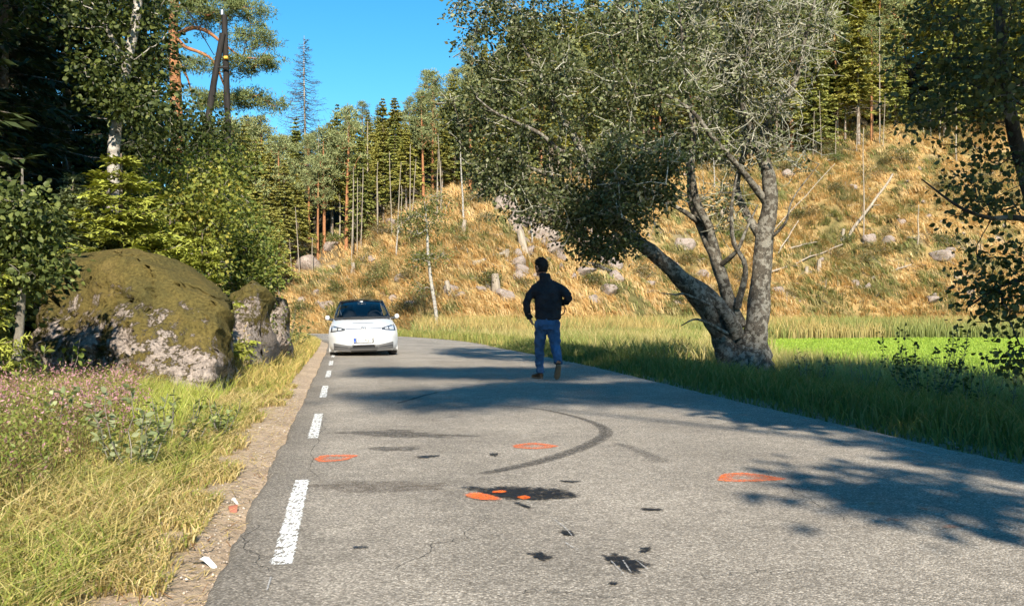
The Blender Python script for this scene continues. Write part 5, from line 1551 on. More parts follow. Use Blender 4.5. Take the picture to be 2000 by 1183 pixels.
# ------------------------------------------------------------------ heather
g_ = Geo()
n = 3600
y = 4.6 + 6.4 * rng.random(n); px = -60 + 330 * rng.random(n); x = (px - 1000) / F_PX * y
d, s = road_dist(x, y)
m = (d > 1.0 + .5 * rng.random(n)) & (fbm(x * 1.1, y * 1.1, 81) > .38)
x, y = x[m], y[m]; n = len(x)
z = terrain(x, y)
hh = .22 + .28 * rng.random(n)
dirs = unit(np.column_stack([rng.normal(size=n) * .35, rng.normal(size=n) * .35, np.ones(n)]))
pink = rng.random(n) < .16 + .5 * (y > 6.9)
K = 15
t = np.tile(np.linspace(.25, 1.0, K), n)
P = np.repeat(np.column_stack([x, y, z]), K, axis=0) + np.repeat(dirs * hh[:, None], K, axis=0) * t[:, None] + rng.normal(size=(n * K, 3)) * .012
D = unit(rng.normal(size=(n * K, 3)) + np.array([0, 0, .6]))
isf = np.repeat(pink, K) & (t > .62)
c = np.where(isf[:, None], pal([(.56, .29, .34), (.64, .39, .42), (.48, .24, .26)], n * K), pal([(.27, .31, .06), (.20, .25, .05), (.32, .29, .10)], n * K))
diamonds(g_, P, D, rng.normal(size=(n * K, 3)), .030, .013, c)
blades(g_, np.column_stack([x, y, z]), hh, .006, .2, rng.random(n) * 6.28, (.14, .09, .05))
o = g_.build('heather', LEAF); tag(o, 'pink flowering heather at the left rim of the verge', 'heather', kind='stuff')

# ------------------------------------------------------------------ single plants
def sapling(name, px, py, Y, h, stems, nl, L, W, cols, label, cat, seed, group=None, lean=(0, 0), spread=.3, bark=BARK_SILVER, stem_r=.006, hexa=True):
    """several leafy stems from one foot; leaves set along the stems"""
    global rng
    keep = rng; rng = np.random.default_rng(seed)
    x = (px - 1000) / F_PX * Y; z = tz(x, Y)
    t = thing(name, (x, Y, z), label, cat, group)
    gs = Geo(); gl2 = Geo()
    for s in range(stems):
        a = rng.random() * 6.28; r_ = spread * rng.random() ** .5
        hh = h * (.6 + .45 * rng.random())
        tip = np.array([np.cos(a) * r_ + lean[0], np.sin(a) * r_ + lean[1], hh])
        k = np.linspace(0, 1, 7)[:, None]
        S = tip * k * np.array([1, 1, 1]) + np.array([np.cos(a), np.sin(a), 0]) * .25 * r_ * np.sin(k * 3) + rng.normal(size=(7, 3)) * .01
        tube(gs, S, np.linspace(stem_r, stem_r * .35, 7), 4)
        tt_ = .25 + .75 * rng.random(nl)
        P = np.column_stack([np.interp(tt_, np.linspace(0, 1, 7), S[:, i]) for i in range(3)])
        D = unit(rng.normal(size=(nl, 3)) * np.array([1, 1, .5]) + np.array([0, 0, .35]))
        N = unit(rng.normal(size=(nl, 3)) * .6 + np.array([0, 0, 1]))
        diamonds(gl2, P + D * .012, D, N, L * (.6 + .6 * rng.random(nl)), W * (.6 + .6 * rng.random(nl)), pal(cols, nl), hexa=hexa)
    gs.build('stems', bark, t, True); gl2.build('leaves', LEAF, t)
    rng = keep
    return t
WILLOW = [(.30, .34, .16), (.22, .27, .12), (.38, .41, .22)]
sapling('willow_sapling', 255, 940, 5.9, .62, 9, 22, .055, .038, WILLOW, 'grey-green willow sapling with round leaves on the near verge', 'plant', 501, spread=.34)
sapling('willow_sapling', 90, 850, 6.6, .55, 3, 12, .065, .045, WILLOW, 'single pale-leaved willow shoot in the heather', 'plant', 502, lean=(.12, 0), spread=.15)
sapling('leafy_shrub', 330, 890, 7.0, .42, 12, 24, .045, .032, [(.20, .24, .06), (.14, .18, .05), (.28, .30, .10)], 'low green shrub right of the grey-green willow', 'plant', 503, spread=.42)
sapling('leafy_shrub', 420, 860, 7.8, .34, 8, 20, .04, .028, [(.20, .25, .08), (.15, .19, .06)], 'low green shrub close to the gravel edge', 'plant', 504, spread=.3)
sapling('raspberry_shoot', 30, 730, 9.3, .75, 6, 14, .09, .065, [(.17, .22, .045), (.24, .28, .07)], 'bright leafy shoots at the left rim below the dark bush', 'plant', 505, spread=.3)
sapling('raspberry_shoot', 120, 740, 10.2, .8, 4, 9, .09, .065, [(.20, .26, .05), (.26, .30, .07)], 'bright leafy shoots in front of the boulder left end', 'plant', 506, spread=.25)
sapling('roadside_weed', 465, 720, 14.3, .9, 14, 22, .06, .035, [(.30, .27, .08), (.22, .24, .06), (.42, .30, .12)], 'yellowing weeds in front of the split rock', 'plant', 507, spread=.45)
sapling('roadside_weed', 545, 690, 19.5, 1.3, 18, 26, .08, .045, [(.14, .18, .05), (.20, .22, .06)], 'green bush between rocks and car', 'plant', 508, spread=.6)
sapling('roadside_weed', 505, 700, 17.0, 1.0, 12, 22, .07, .04, [(.34, .24, .14), (.26, .22, .10)], 'dry pinkish weeds beneath the dark ledge rock', 'plant', 509, spread=.4)
sapling('roadside_weed', 575, 668, 27.0, 1.3, 14, 22, .10, .05, [(.12, .17, .05), (.16, .20, .06)], 'dark green weeds farther up the left verge', 'plant', 510, spread=.7)
DK = [(.08, .10, .03), (.055, .075, .022), (.12, .13, .05)]
sapling('alder_shrub', 1810, 800, 12.6, 1.25, 22, 30, .06, .042, DK, 'dark leafy shrub at the field edge under the birch', 'plant', 511, spread=.62)
sapling('alder_shrub', 1890, 830, 11.6, .85, 10, 20, .055, .04, DK, 'smaller dark shrub right of the leafy shrub at the field edge', 'plant', 512, spread=.4)
sapling('meadowsweet', 1585, 760, 14.8, .75, 12, 16, .06, .035, [(.22, .17, .08), (.14, .13, .05)], 'brown withered plant right of the old tree', 'plant', 513, spread=.4)
sapling('tall_shoot', 1616, 745, 15.2, 1.05, 1, 16, .07, .045, DK, 'single slim leafy shoot beside the withered plant', 'plant', 514, spread=.04)
sapling('meadowsweet', 1690, 780, 13.6, .7, 16, 12, .07, .02, [(.34, .28, .12), (.20, .18, .07)], 'dry sedge clump between withered plant and dark shrub', 'plant', 515, spread=.6)
sapling('meadowsweet', 1300, 712, 20.0, .8, 9, 10, .06, .03, [(.14, .14, .05), (.20, .18, .07)], 'dark weeds left of the old tree foot', 'plant', 516, spread=.7)
sapling('meadowsweet', 1960, 860, 10.4, .7, 12, 14, .05, .03, [(.20, .15, .07), (.12, .12, .045)], 'brown weeds at the right rim by the road', 'plant', 517, spread=.5)

# ------------------------------------------------------------------ gravel and litter on the shoulder
g_ = Geo()
x, y, d = verge_pts(3200, 2.7, 16, .02, .8, -1, 1.4, 1.3)
z = terrain(x, y); n = len(x)
s_ = .003 + .007 * rng.random(n) ** 3
octa = np.array([(1, 0, 0), (-1, 0, 0), (0, 1, 0), (0, -1, 0), (0, 0, .7), (0, 0, -.7)])
of = np.array([(0, 2, 4), (2, 1, 4), (1, 3, 4), (3, 0, 4), (2, 0, 5), (1, 2, 5), (3, 1, 5), (0, 3, 5)])
V = np.column_stack([x, y, z + s_ * .4])[:, None, :] + (octa[None] * (.6 + .8 * rng.random((n, 6, 1)))) * s_[:, None, None]
F = (np.arange(n)[:, None, None] * 6 + of[None]).reshape(-1, 3)
g_.add(V.reshape(-1, 3), F, np.repeat(pal([(.42, .34, .27), (.30, .25, .21), (.52, .45, .38)], n), 6, axis=0))
xr, yr, dr = verge_pts(700, 6, 16, .0, .35, 1, 1.2); nn = len(xr); s2 = .005 + .012 * rng.random(nn) ** 2
V = np.column_stack([xr, yr, terrain(xr, yr) + s2 * .4])[:, None, :] + octa[None] * (.6 + .8 * rng.random((nn, 6, 1))) * s2[:, None, None]
g_.add(V.reshape(-1, 3), (np.arange(nn)[:, None, None] * 6 + of[None]).reshape(-1, 3), np.repeat(pal([(.30, .25, .2), (.2, .17, .14)], nn), 6, axis=0))
mg, ntg, bg_ = new_mat('gravel_stone'); ag = node(ntg, 'ShaderNodeAttribute', attribute_name='Col'); ntg.links.new(ag.outputs['Color'], bg_.inputs['Base Color']); bg_.inputs['Roughness'].default_value = .9
o = g_.build('gravel', mg); tag(o, 'loose gravel on the road shoulders', 'gravel', kind='stuff')
LIT_W = mat_plain('white_plastic', (.75, .73, .68), .5); LIT_R = mat_plain('brown_leaf_litter', (.28, .10, .06), .7)
def scrap(px, py, w, l, mat, label, rz, nm='plastic_scrap'):
    p = gp(px, py, .0); z = tz(p[0], p[1])
    g_ = Geo()
    t_ = np.linspace(-.5, .5, 6)
    V = np.array([(w * (1 - abs(a) * .6) * sd, l * a, .012 + .02 * math.cos(a * 5) + .006 * sd) for a in t_ for sd in (-.5, .5)])
    V2 = V.copy(); V2[:, 2] += .004
    F = np.array([[2 * i, 2 * i + 1, 2 * i + 3, 2 * i + 2] for i in range(5)])
    g_.add(np.vstack([V, V2]), np.vstack([F[:, ::-1], F + 12]))
    o = g_.build(nm, mat, None, loc=(p[0], p[1], z)); o.rotation_euler = (0, 0, rz)
    return tag(o, label, 'litter')
scrap(398, 1086, .03, .13, LIT_W, 'crumpled white plastic scrap on the near gravel shoulder', 1.1)
scrap(455, 971, .03, .06, LIT_W, 'small white scrap on the gravel beside a brown leaf', 1.5)
scrap(455, 984, .05, .07, LIT_R, 'brown dry leaf on the gravel shoulder', .4, 'dry_leaf')
scrap(340, 944, .04, .05, LIT_W, 'white flower head at the gravel edge', .7, 'flower_head')
# ------------------------------------------------------------------ the parked car
CARX, CARY = -3.83, 24.35
car = thing('parked_car', (CARX, CARY, -.02), 'white compact electric hatchback parked on the left road edge facing us', 'car')
car.rotation_euler = (0, R(-1.6), R(10.0))
PAINT = mat_plain('white_car_paint', (.58, .59, .60), .35, 0, .5, .6)
GLOSSB = mat_plain('black_gloss', (.012, .013, .016), .12, 0, .5, .5)
MATTB = mat_plain('black_plastic', (.035, .036, .038), .55, 0, .4)
GRILLE = mat_plain('grey_grille', (.14, .14, .145), .5, 0, .5)
RUBB = mat_plain('tyre_black', (.025, .025, .026), .85)
CHROME = mat_plain('chrome', (.62, .63, .65), .22, .9)
LAMP = mat_plain('lamp_clear', (.62, .64, .66), .08, .35, .8)
LAMPD = mat_plain('lamp_dark', (.06, .065, .07), .15, 0, .6)
SEATM = mat_plain('seat_cloth', (.035, .037, .045), .8)
def mat_glass():
    m, nt, b = new_mat('car_glass')
    nt.nodes.remove(b)
    tr = node(nt, 'ShaderNodeBsdfTransparent'); tr.inputs[0].default_value = (.45, .52, .56, 1)
    gl_ = node(nt, 'ShaderNodeBsdfGlossy'); gl_.inputs['Roughness'].default_value = .03
    fr = node(nt, 'ShaderNodeFresnel'); fr.inputs[0].default_value = 1.62
    ms = node(nt, 'ShaderNodeMixShader')
    nt.links.new(fr.outputs[0], ms.inputs[0]); nt.links.new(tr.outputs[0], ms.inputs[1]); nt.links.new(gl_.outputs[0], ms.inputs[2])
    nt.links.new(ms.outputs[0], nt.nodes['Material Output'].inputs['Surface'])
    return m
GLASSM = mat_glass()
VZ = [.13, .18, .26, .36, .50, .60, .68, .72, .745, .78, .83, .88, .93, .975]
VY = [.16, .08, .03, .01, .0, .008, .03, .055, .085, .17, .33, .50, .68, .86]
WZ = [.13, .2, .3, .55, .7, .8, .9, .975]
WW = [.91, .955, .985, 1.0, .985, .955, .905, .86]
def fy(x, z):
    a = np.clip(np.abs(x) / (.9 * np.interp(z, WZ, WW)), 0, 1)
    return np.interp(z, VZ, VY) + .10 * a ** 2 + .36 * a ** 5
NA = 49
al = np.sin(np.linspace(-1, 1, NA) * math.pi / 2); al = .55 * al + .45 * np.linspace(-1, 1, NA)
zf = np.concatenate([np.linspace(.13, .72, 20), np.linspace(.735, .975, 14)])
deck_y = np.array([1.6, 2.2, 2.8, 3.4, 3.8, 4.02, 4.14, 4.2, 4.22, 4.2, 4.12]); deck_z = np.array([1.0, 1.02, 1.03, 1.03, 1.02, 1.0, .92, .75, .55, .35, .22])
rear_round = np.array([0, 0, 0, 0, .0, .25, .5, .6, .6, .6, .55])
V = []
for a in al:
    w = np.interp(zf, WZ, WW)
    xx = a * .9 * w
    yy = np.interp(zf, VZ, VY) + .10 * a ** 2 + .36 * abs(a) ** 5
    col_ = np.column_stack([xx, yy, zf])
    wd = np.array([.87, .88, .885, .885, .88, .87, .9, .96, .98, .97, .92])
    y2 = np.maximum(deck_y - rear_round * .5 * abs(a) ** 4, yy[-1] + .02 * np.arange(1, 12))
    col2 = np.column_stack([a * .9 * wd, y2, deck_z])
    V.append(np.vstack([col_, col2]))
V = np.array(V); NP = V.shape[1]
ii = np.arange(NA * NP).reshape(NA, NP)
F = np.stack([ii[:-1, :-1], ii[1:, :-1], ii[1:, 1:], ii[:-1, 1:]], axis=-1).reshape(-1, 4)
body = mk('body', V.reshape(-1, 3), F, PAINT, car, smooth=True)
# side panels with wheel arches
for sgn, col_i in ((-1, 0), (1, NA - 1)):
    edge = V[col_i]
    arch = []
    def arc(cy): return [(sgn * .895, cy - .37 * math.cos(t), .33 + .37 * math.sin(t)) for t in np.linspace(math.pi + .55, -.55, 14)]
    bottom = [(sgn * .87, 4.0, .22)] + arc(3.64) + [(sgn * .89, 3.2, .2), (sgn * .89, 1.3, .2)] + arc(.88)
    loop = [tuple(p) for p in edge] + bottom
    bm = bmesh.new()
    vs = [bm.verts.new(p) for p in loop]
    es = [bm.edges.new((vs[i], vs[(i + 1) % len(vs)])) for i in range(len(vs))]
    bmesh.ops.triangle_fill(bm, edges=es, use_beauty=True)
    me = bpy.data.meshes.new('side_panel'); bm.to_mesh(me); bm.free(); me.materials.append(PAINT)
    link('side_panel', me, car)
def patch(name, quad, mat, off=.006, nu=12, nv=6, parent=None, smooth=True, solid=0.0):
    """surface piece on the nose: quad = four (x, z) corners, laid on the bodywork"""
    q = np.array(quad, dtype=float)
    u, v = np.meshgrid(np.linspace(0, 1, nu), np.linspace(0, 1, nv))
    xz = (q[0] * ((1 - u) * (1 - v))[..., None] + q[1] * (u * (1 - v))[..., None] + q[2] * (u * v)[..., None] + q[3] * ((1 - u) * v)[..., None])
    x, z = xz[..., 0], xz[..., 1]
    P = np.stack([x, fy(x, z) - off, z], axis=-1).reshape(-1, 3)
    ii = np.arange(nu * nv).reshape(nv, nu)
    F = np.stack([ii[:-1, :-1], ii[:-1, 1:], ii[1:, 1:], ii[1:, :-1]], axis=-1).reshape(-1, 4)
    return mk(name, P, F, mat, parent or car, smooth=smooth)
for s in (-1, 1):
    hl = patch('headlight', [(s * .845, .665), (s * .47, .705), (s * .47, .745), (s * .82, .835)], LAMPD, .008, 16, 8)
    patch('lamp_rim', [(s * .85, .655), (s * .46, .695), (s * .47, .708), (s * .845, .668)], CHROME, .011, 16, 3, hl)
    patch('lens', [(s * .80, .69), (s * .68, .70), (s * .67, .765), (s * .79, .79)], LAMP, .014, 8, 6, hl)
    patch('lens', [(s * .65, .705), (s * .56, .712), (s * .56, .748), (s * .64, .765)], LAMP, .014, 8, 6, hl)
    patch('light_strip', [(s * .46, .722), (s * .07, .726), (s * .07, .742), (s * .46, .742)], CHROME, .007, 12, 3)
    gr_ = patch('side_grille', [(s * .77, .195), (s * .36, .185), (s * .36, .305), (s * .775, .375)], GRILLE, .008, 14, 6)
    patch('grille_bar', [(s * .755, .275), (s * .40, .245), (s * .40, .26), (s * .755, .293)], MATTB, .014, 10, 2, gr_)
    patch('bumper_lip', [(s * .79, .155), (s * .33, .145), (s * .33, .172), (s * .80, .188)], PAINT, .020, 10, 3)
    patch('tow_bolt', [(s * .30, .295), (s * .26, .295), (s * .26, .325), (s * .30, .325)], CHROME, .02, 3, 3)
lg = patch('lower_grille', [(-.37, .15), (.37, .15), (.37, .305), (-.37, .305)], GRILLE, .010, 16, 6)
patch('grille_slot', [(-.29, .255), (.29, .255), (.29, .315), (-.29, .315)], GLOSSB, .016, 12, 3, lg)
patch('grille_bar', [(-.36, .225), (.36, .225), (.36, .242), (-.36, .242)], MATTB, .018, 12, 2, lg)
patch('front_skirt', [(-.80, .125), (.80, .125), (.80, .148), (-.80, .148)], MATTB, .006, 18, 3)
patch('hood_crease', [(-.27, .872), (.27, .872), (.27, .884), (-.27, .884)], GRILLE, .003, 10, 2)
# number plate
plate = patch('number_plate', [(-.26, .365), (.26, .365), (.26, .495), (-.26, .495)], mat_plain('plate_frame', (.05, .05, .055), .5), .016, 8, 4)
patch('plate_face', [(-.25, .375), (.25, .375), (.25, .485), (-.25, .485)], mat_plain('plate_white', (.82, .82, .80), .5), .020, 8, 4, plate)
patch('plate_band', [(-.25, .375), (-.205, .375), (-.205, .485), (-.25, .485)], mat_plain('plate_blue', (.03, .10, .45), .5), .024, 3, 4, plate)
def text(body_, size, loc, mat, parent, nm='lettering'):
    c = bpy.data.curves.new(nm, 'FONT'); c.body = body_; c.size = size; c.extrude = .002; c.align_x = 'CENTER'; c.align_y = 'CENTER'
    c.materials.append(mat)
    o = bpy.data.objects.new(nm, c); COL.objects.link(o)
    bpy.context.view_layer.update()
    me = bpy.data.meshes.new_from_object(o)
    bpy.data.objects.remove(o)
    o = link(nm, me, parent, loc); o.rotation_euler = (R(90), 0, 0)
    return o
text('EH 14515', .118, (.022, -.028, .43), mat_plain('plate_print', (.03, .03, .035), .6), plate)
text('N', .03, (-.228, -.030, .40), mat_plain('plate_print_white', (.8, .8, .8), .6), plate)
# round emblem: ring with stacked V and W strokes
em = Geo()
ce = np.array([0, float(fy(np.array(0.0), .735)) - .022, .735])
t_ = np.linspace(0, 2 * math.pi, 33)
tube(em, ce + np.column_stack([.062 * np.cos(t_), 0 * t_, .062 * np.sin(t_)]), .0065, 6)
for st in ([(-.022, .052), (0, .008), (.022, .052)], [(-.050, .028), (-.026, -.046), (0, -.006), (.026, -.046), (.050, .028)]):
    for (xa, za), (xb, zb_) in zip(st[:-1], st[1:]):
        tube(em, ce + np.array([(xa, 0, za), (xb, 0, zb_)]), .0055, 5)
em.build('emblem', mat_plain('emblem_metal', (.22, .23, .25), .3, .6), car)
# greenhouse
def ribbon(name, A, B, mat, n=10, parent=None, bulge=(0, 0, 0)):
    A = np.asarray(A, dtype=float); B = np.asarray(B, dtype=float)
    t = np.linspace(0, 1, n)[:, None, None]
    P = A[None] * (1 - t) + B[None] * t + np.sin(t * math.pi) * np.asarray(bulge)[None, None]
    m_ = len(A); ii = np.arange(n * m_).reshape(n, m_)
    F = np.stack([ii[:-1, :-1], ii[:-1, 1:], ii[1:, 1:], ii[1:, :-1]], axis=-1).reshape(-1, 4)
    return mk(name, P.reshape(-1, 3), F, mat, parent or car, smooth=True)
c_ = np.linspace(-1, 1, 21)
base_l = np.column_stack([.755 * c_, .80 + .30 * c_ ** 2, .985 + 0 * c_])
glass0 = np.column_stack([.735 * c_, .86 + .30 * c_ ** 2, 1.035 + 0 * c_])
top_l = np.column_stack([.585 * c_, 1.72 + .14 * c_ ** 2, 1.512 - .035 * c_ ** 2])
ribbon('cowl', base_l, glass0, MATTB, 3)
ws = ribbon('windshield', glass0 * np.array([.96, 1, 1]), top_l * np.array([.955, 1, 1]) - np.array([0, .0, .03]), GLASSM, 12, None, (0, -.05, .03))
ribbon('glass_frame', top_l - np.array([0, 0, .035]), top_l, GLOSSB, 2)
roof_m = np.column_stack([.60 * c_, 2.5 + 0 * c_, 1.565 - .05 * c_ ** 2])
roof_b = np.column_stack([.56 * c_, 3.45 + 0 * c_, 1.50 - .05 * c_ ** 2])
rf = ribbon('roof', top_l, roof_m, GLOSSB, 6, None, (0, 0, .008))
ribbon('rear_roof', roof_m, roof_b, GLOSSB, 6, rf, (0, 0, .012))
ribbon('rear_window', roof_b, np.column_stack([.68 * c_, 4.0 - .1 * c_ ** 2, 1.03 + 0 * c_]), GLASSM, 6)
for s in (-1, 1):
    e0 = np.array([(s * .735, 1.16, 1.03), (s * .60, 1.74, 1.42), (s * .585, 1.86, 1.477)])
    e1 = np.array([(s * .705, 1.14, 1.03), (s * .575, 1.72, 1.41), (s * .560, 1.845, 1.48)])
    ribbon('a_pillar', e1, e0, GLOSSB, 3)
    bl = np.array([(s * .74, 1.16, 1.0), (s * .79, 1.8, 1.02), (s * .79, 2.6, 1.03), (s * .78, 3.3, 1.03), (s * .70, 3.95, 1.03)])
    tp_ = np.array([(s * .70, 1.3, 1.12), (s * .588, 1.86, 1.477), (s * .60, 2.5, 1.515), (s * .585, 3.1, 1.48), (s * .56, 3.45, 1.45)])
    ribbon('side_window', bl, tp_, GLOSSB, 5, None, (s * .03, 0, 0))
    # mirror
    bm = bmesh.new(); bmesh.ops.create_uvsphere(bm, u_segments=16, v_segments=10, radius=1)
    for v in bm.verts:
        v.co.x = math.copysign(abs(v.co.x) ** .8, v.co.x) * .062; v.co.y *= .06; v.co.z = math.copysign(abs(v.co.z) ** .8, v.co.z) * .066 * (1 + .25 * math.copysign(1, s) * v.co.x / .068 * 0)
    me = bpy.data.meshes.new('mirror'); bm.to_mesh(me); bm.free(); me.materials.append(PAINT)
    for p in me.polygons: p.use_smooth = True
    mo = link('mirror', me, car, (s * .93, 1.15, 1.035)); mo.rotation_euler = (0, s * -.25, s * .2)
    gs = Geo(); tube(gs, [(s * .78, 1.2, .985), (s * .89, 1.17, .99)], [.035, .03], 8); gs.build('mirror_arm', MATTB, car, True)
    # wheels
    for wy in (.88, 3.64):
        w_ = Geo(); k = 32
        prof = [(.10, .235), (.105, .30), (.09, .335), (.05, .343), (-.05, .343), (-.09, .335), (-.105, .30), (-.10, .235)]
        th = np.linspace(0, 2 * math.pi, k, endpoint=False)
        VV = np.array([[(px_, r_ * math.cos(t), r_ * math.sin(t)) for t in th] for px_, r_ in prof]).reshape(-1, 3)
        i_ = np.arange(len(prof) - 1)[:, None] * k; j_ = np.arange(k)[None]; j2 = (j_ + 1) % k
        FF = np.stack([i_ + j_, i_ + j2, i_ + k + j2, i_ + k + j_], axis=-1).reshape(-1, 4)
        w_.add(VV, FF)
        wt = w_.build('tyre', RUBB, car, True, (s * .77, wy, .343))
        if wy < 1: wt.rotation_euler = (0, 0, R(4))
        r2 = Geo()
        tube(r2, [(s * .06, 0, 0), (s * .09, 0, 0)], .06, 12, cap=True)
        for q in range(5):
            a = q * 2 * math.pi / 5
            tube(r2, [(s * .08, 0, 0), (s * .09, .23 * math.cos(a), .23 * math.sin(a))], [.035, .028], 6)
        tube(r2, [(s * .08, .232 * math.cos(t), .232 * math.sin(t)) for t in np.linspace(0, 2 * math.pi, 25)], .012, 6)
        r2.build('rim', CHROME, wt, True)
ub = Geo()
for (x0, x1, y0, y1, z0, z1) in [(-.64, .64, .3, 4.0, .16, .60), (-.62, .62, 1.05, 1.35, .9, 1.0)]:
    VV = np.array([(x, y, z) for x in (x0, x1) for y in (y0, y1) for z in (z0, z1)])
    ub.add(VV, np.array([(0, 1, 3, 2), (4, 6, 7, 5), (0, 4, 5, 1), (2, 3, 7, 6), (0, 2, 6, 4), (1, 5, 7, 3)]))
ub.build('underbody', MATTB, car)
# interior
for s in (-1, 1):
    se = Geo()
    tube(se, [(s * .36, 2.1, .6), (s * .36, 2.22, 1.0), (s * .36, 2.3, 1.18)], [.25, .24, .17], 10, cap=True)
    tube(se, [(s * .36, 2.3, 1.2), (s * .36, 2.31, 1.38)], [.13, .12], 10, cap=True)
    se.build('seat', SEATM, car, True)
sw = Geo(); t_ = np.linspace(0, 2 * math.pi, 25)
tube(sw, np.array([.36, 1.62, 1.03]) + np.column_stack([.18 * np.cos(t_), .06 * np.sin(t_), .17 * np.sin(t_)]), .016, 6)
sw.build('steering_wheel', SEATM, car)
da = Geo(); tube(da, [(-.68, 1.35, .96), (0, 1.25, .97), (.68, 1.35, .96)], .10, 8, cap=True); da.build('dashboard', MATTB, car, True)
rm = Geo(); tube(rm, [(-.12, 1.72, 1.40), (.12, 1.72, 1.40)], .035, 8, cap=True); rm.build('inner_mirror', GLOSSB, car, True)
tg = Geo(); tube(tg, [(-.02, 1.56, 1.455), (.03, 1.56, 1.455)], .018, 6, cap=True); tg.build('toll_tag', LAMP, car)
for s in (-1, 1):
    wp = Geo(); tube(wp, [(s * .5, .93, 1.025), (s * .05, .83, 1.03)], .012, 5); wp.build('wiper', MATTB, car)
# ------------------------------------------------------------------ the walking person
PX, PY = .565, 15.0
SKIN = mat_plain('skin', (.42, .22, .15), .55, 0, .4)
def mat_cloth(name, c, sc, amt, rough=.85):
    m, nt, b = new_mat(name)
    n = noise_node(nt, sc, 5, .65); r = ramp(nt, n.outputs[0], [(.3, tuple(v * (1 - amt) for v in c)), (.7, tuple(v * (1 + amt) for v in c))])
    nt.links.new(r.outputs[0], b.inputs['Base Color']); b.inputs['Roughness'].default_value = rough; b.inputs['Specular IOR Level'].default_value = .2
    n2 = noise_node(nt, sc * 12, 2, .5); bump(nt, b, n2.outputs[0], .25, .004)
    return m
JACKET = mat_cloth('jacket_cloth', (.030, .027, .030), 6, .35)
DENIM = mat_cloth('denim', (.055, .115, .215), 5, .45)
HAIRM = mat_cloth('hair', (.020, .014, .011), 40, .5, .6)
SHOEM = mat_cloth('brown_shoe', (.085, .045, .022), 9, .4, .6)
SOLEM = mat_plain('rubber_sole', (.16, .115, .07), .8, nscale=30)
def loft(geo, st, k=20, power=2.3):
    """closed elliptical loft: stations (x, y, z, rx, ry) mostly upright, or (x, y, z, r) along a limb"""
    st = np.array(st, dtype=float); n = len(st)
    P = st[:, :3]
    a = np.linspace(0, 2 * math.pi, k, endpoint=False)
    ca, sa = np.cos(a), np.sin(a)
    if st.shape[1] == 5:
        e = 2 / power
        cx = np.sign(ca) * np.abs(ca) ** e; sx = np.sign(sa) * np.abs(sa) ** e
        V = P[:, None, :] + np.stack([st[:, 3:4] * cx, st[:, 4:5] * sx, 0 * st[:, 3:4] * ca], axis=-1)
    else:
        T = unit(np.gradient(P, axis=0)); ref = np.array([0, 1.0, 0]) if np.abs(T[:, 1]).mean() < .7 else np.array([1.0, 0, 0])
        S = unit(np.cross(T, ref)); U = np.cross(S, T)
        V = P[:, None, :] + st[:, 3][:, None, None] * (ca[None, :, None] * S[:, None] + sa[None, :, None] * U[:, None])
    V = V.reshape(-1, 3)
    i = np.arange(n - 1)[:, None] * k; j = np.arange(k)[None]; j2 = (j + 1) % k
    F = np.stack([i + j, i + j2, i + k + j2, i + k + j], axis=-1).reshape(-1, 4)
    geo.add(V, F)
    for idx in (0, n - 1):
        VV = np.vstack([V[idx * k:(idx + 1) * k], P[idx]])
        geo.add(VV, np.array([[q, (q + 1) % k, k] for q in range(k)]))
def smooth_limb(pts, n=16):
    return catmull(np.array(pts, dtype=float), n)
def cloth(name, geo, mat, parent, voxel=.012, sm=6, wrinkle=0.0, wscale=.12):
    o = geo.build(name, mat, parent)
    m = o.modifiers.new('remesh', 'REMESH'); m.mode = 'VOXEL'; m.voxel_size = voxel; m.use_smooth_shade = True
    s = o.modifiers.new('smooth', 'SMOOTH'); s.iterations = sm; s.factor = .5
    if wrinkle:
        tx = bpy.data.textures.new(name + '_folds', 'CLOUDS'); tx.noise_scale = wscale; tx.noise_depth = 2
        d = o.modifiers.new('folds', 'DISPLACE'); d.texture = tx; d.strength = wrinkle; d.mid_level = .5
    return o
HIPY = .10
LLEG = [(-.085, HIPY, .93, .115), (-.105, HIPY + .08, .70, .098), (-.118, HIPY + .17, .48, .078), (-.115, HIPY + .22, .28, .068), (-.105, HIPY + .25, .10, .060)]
RLEG = [(.09, HIPY, .93, .115), (.112, HIPY + .02, .72, .10), (.135, HIPY + .0, .51, .082), (.155, HIPY - .13, .39, .072), (.168, HIPY - .26, .28, .058)]
LARM = [(-.175, HIPY, 1.46, .082), (-.27, HIPY - .02, 1.36, .072), (-.335, HIPY - .04, 1.20, .062), (-.315, HIPY + .02, 1.08, .055), (-.275, HIPY + .07, .99, .046)]
RARM = [(.185, HIPY, 1.46, .082), (.275, HIPY - .04, 1.41, .074), (.335, HIPY - .07, 1.31, .066), (.30, HIPY + .04, 1.25, .056), (.235, HIPY + .15, 1.24, .048)]
head_c = np.array([-.095, HIPY + .03, 1.80])
faz = R(128)                                  # facing: ahead and well to the left
fdir = np.array([math.cos(faz), math.sin(faz), -.06]); sdir = np.array([math.sin(faz), -math.cos(faz), 0])
g = Geo()
# body core, continuous from head to feet under the clothes
loft(g, [(.01, HIPY, .86, .14, .10), (.01, HIPY, 1.05, .15, .105), (.01, HIPY, 1.3, .18, .11), (0, HIPY, 1.45, .19, .105), (-.02, HIPY, 1.56, .12, .085), (-.04, HIPY, 1.62, .065, .065)])
loft(g, [(-.03, HIPY, 1.56, .064), (-.06, HIPY + .01, 1.65, .060), (-.08, HIPY + .02, 1.74, .058)])
for L_ in (LLEG, RLEG, LARM, RARM):
    q = smooth_limb(L_); q[:, 3] *= .78; loft(g, q)
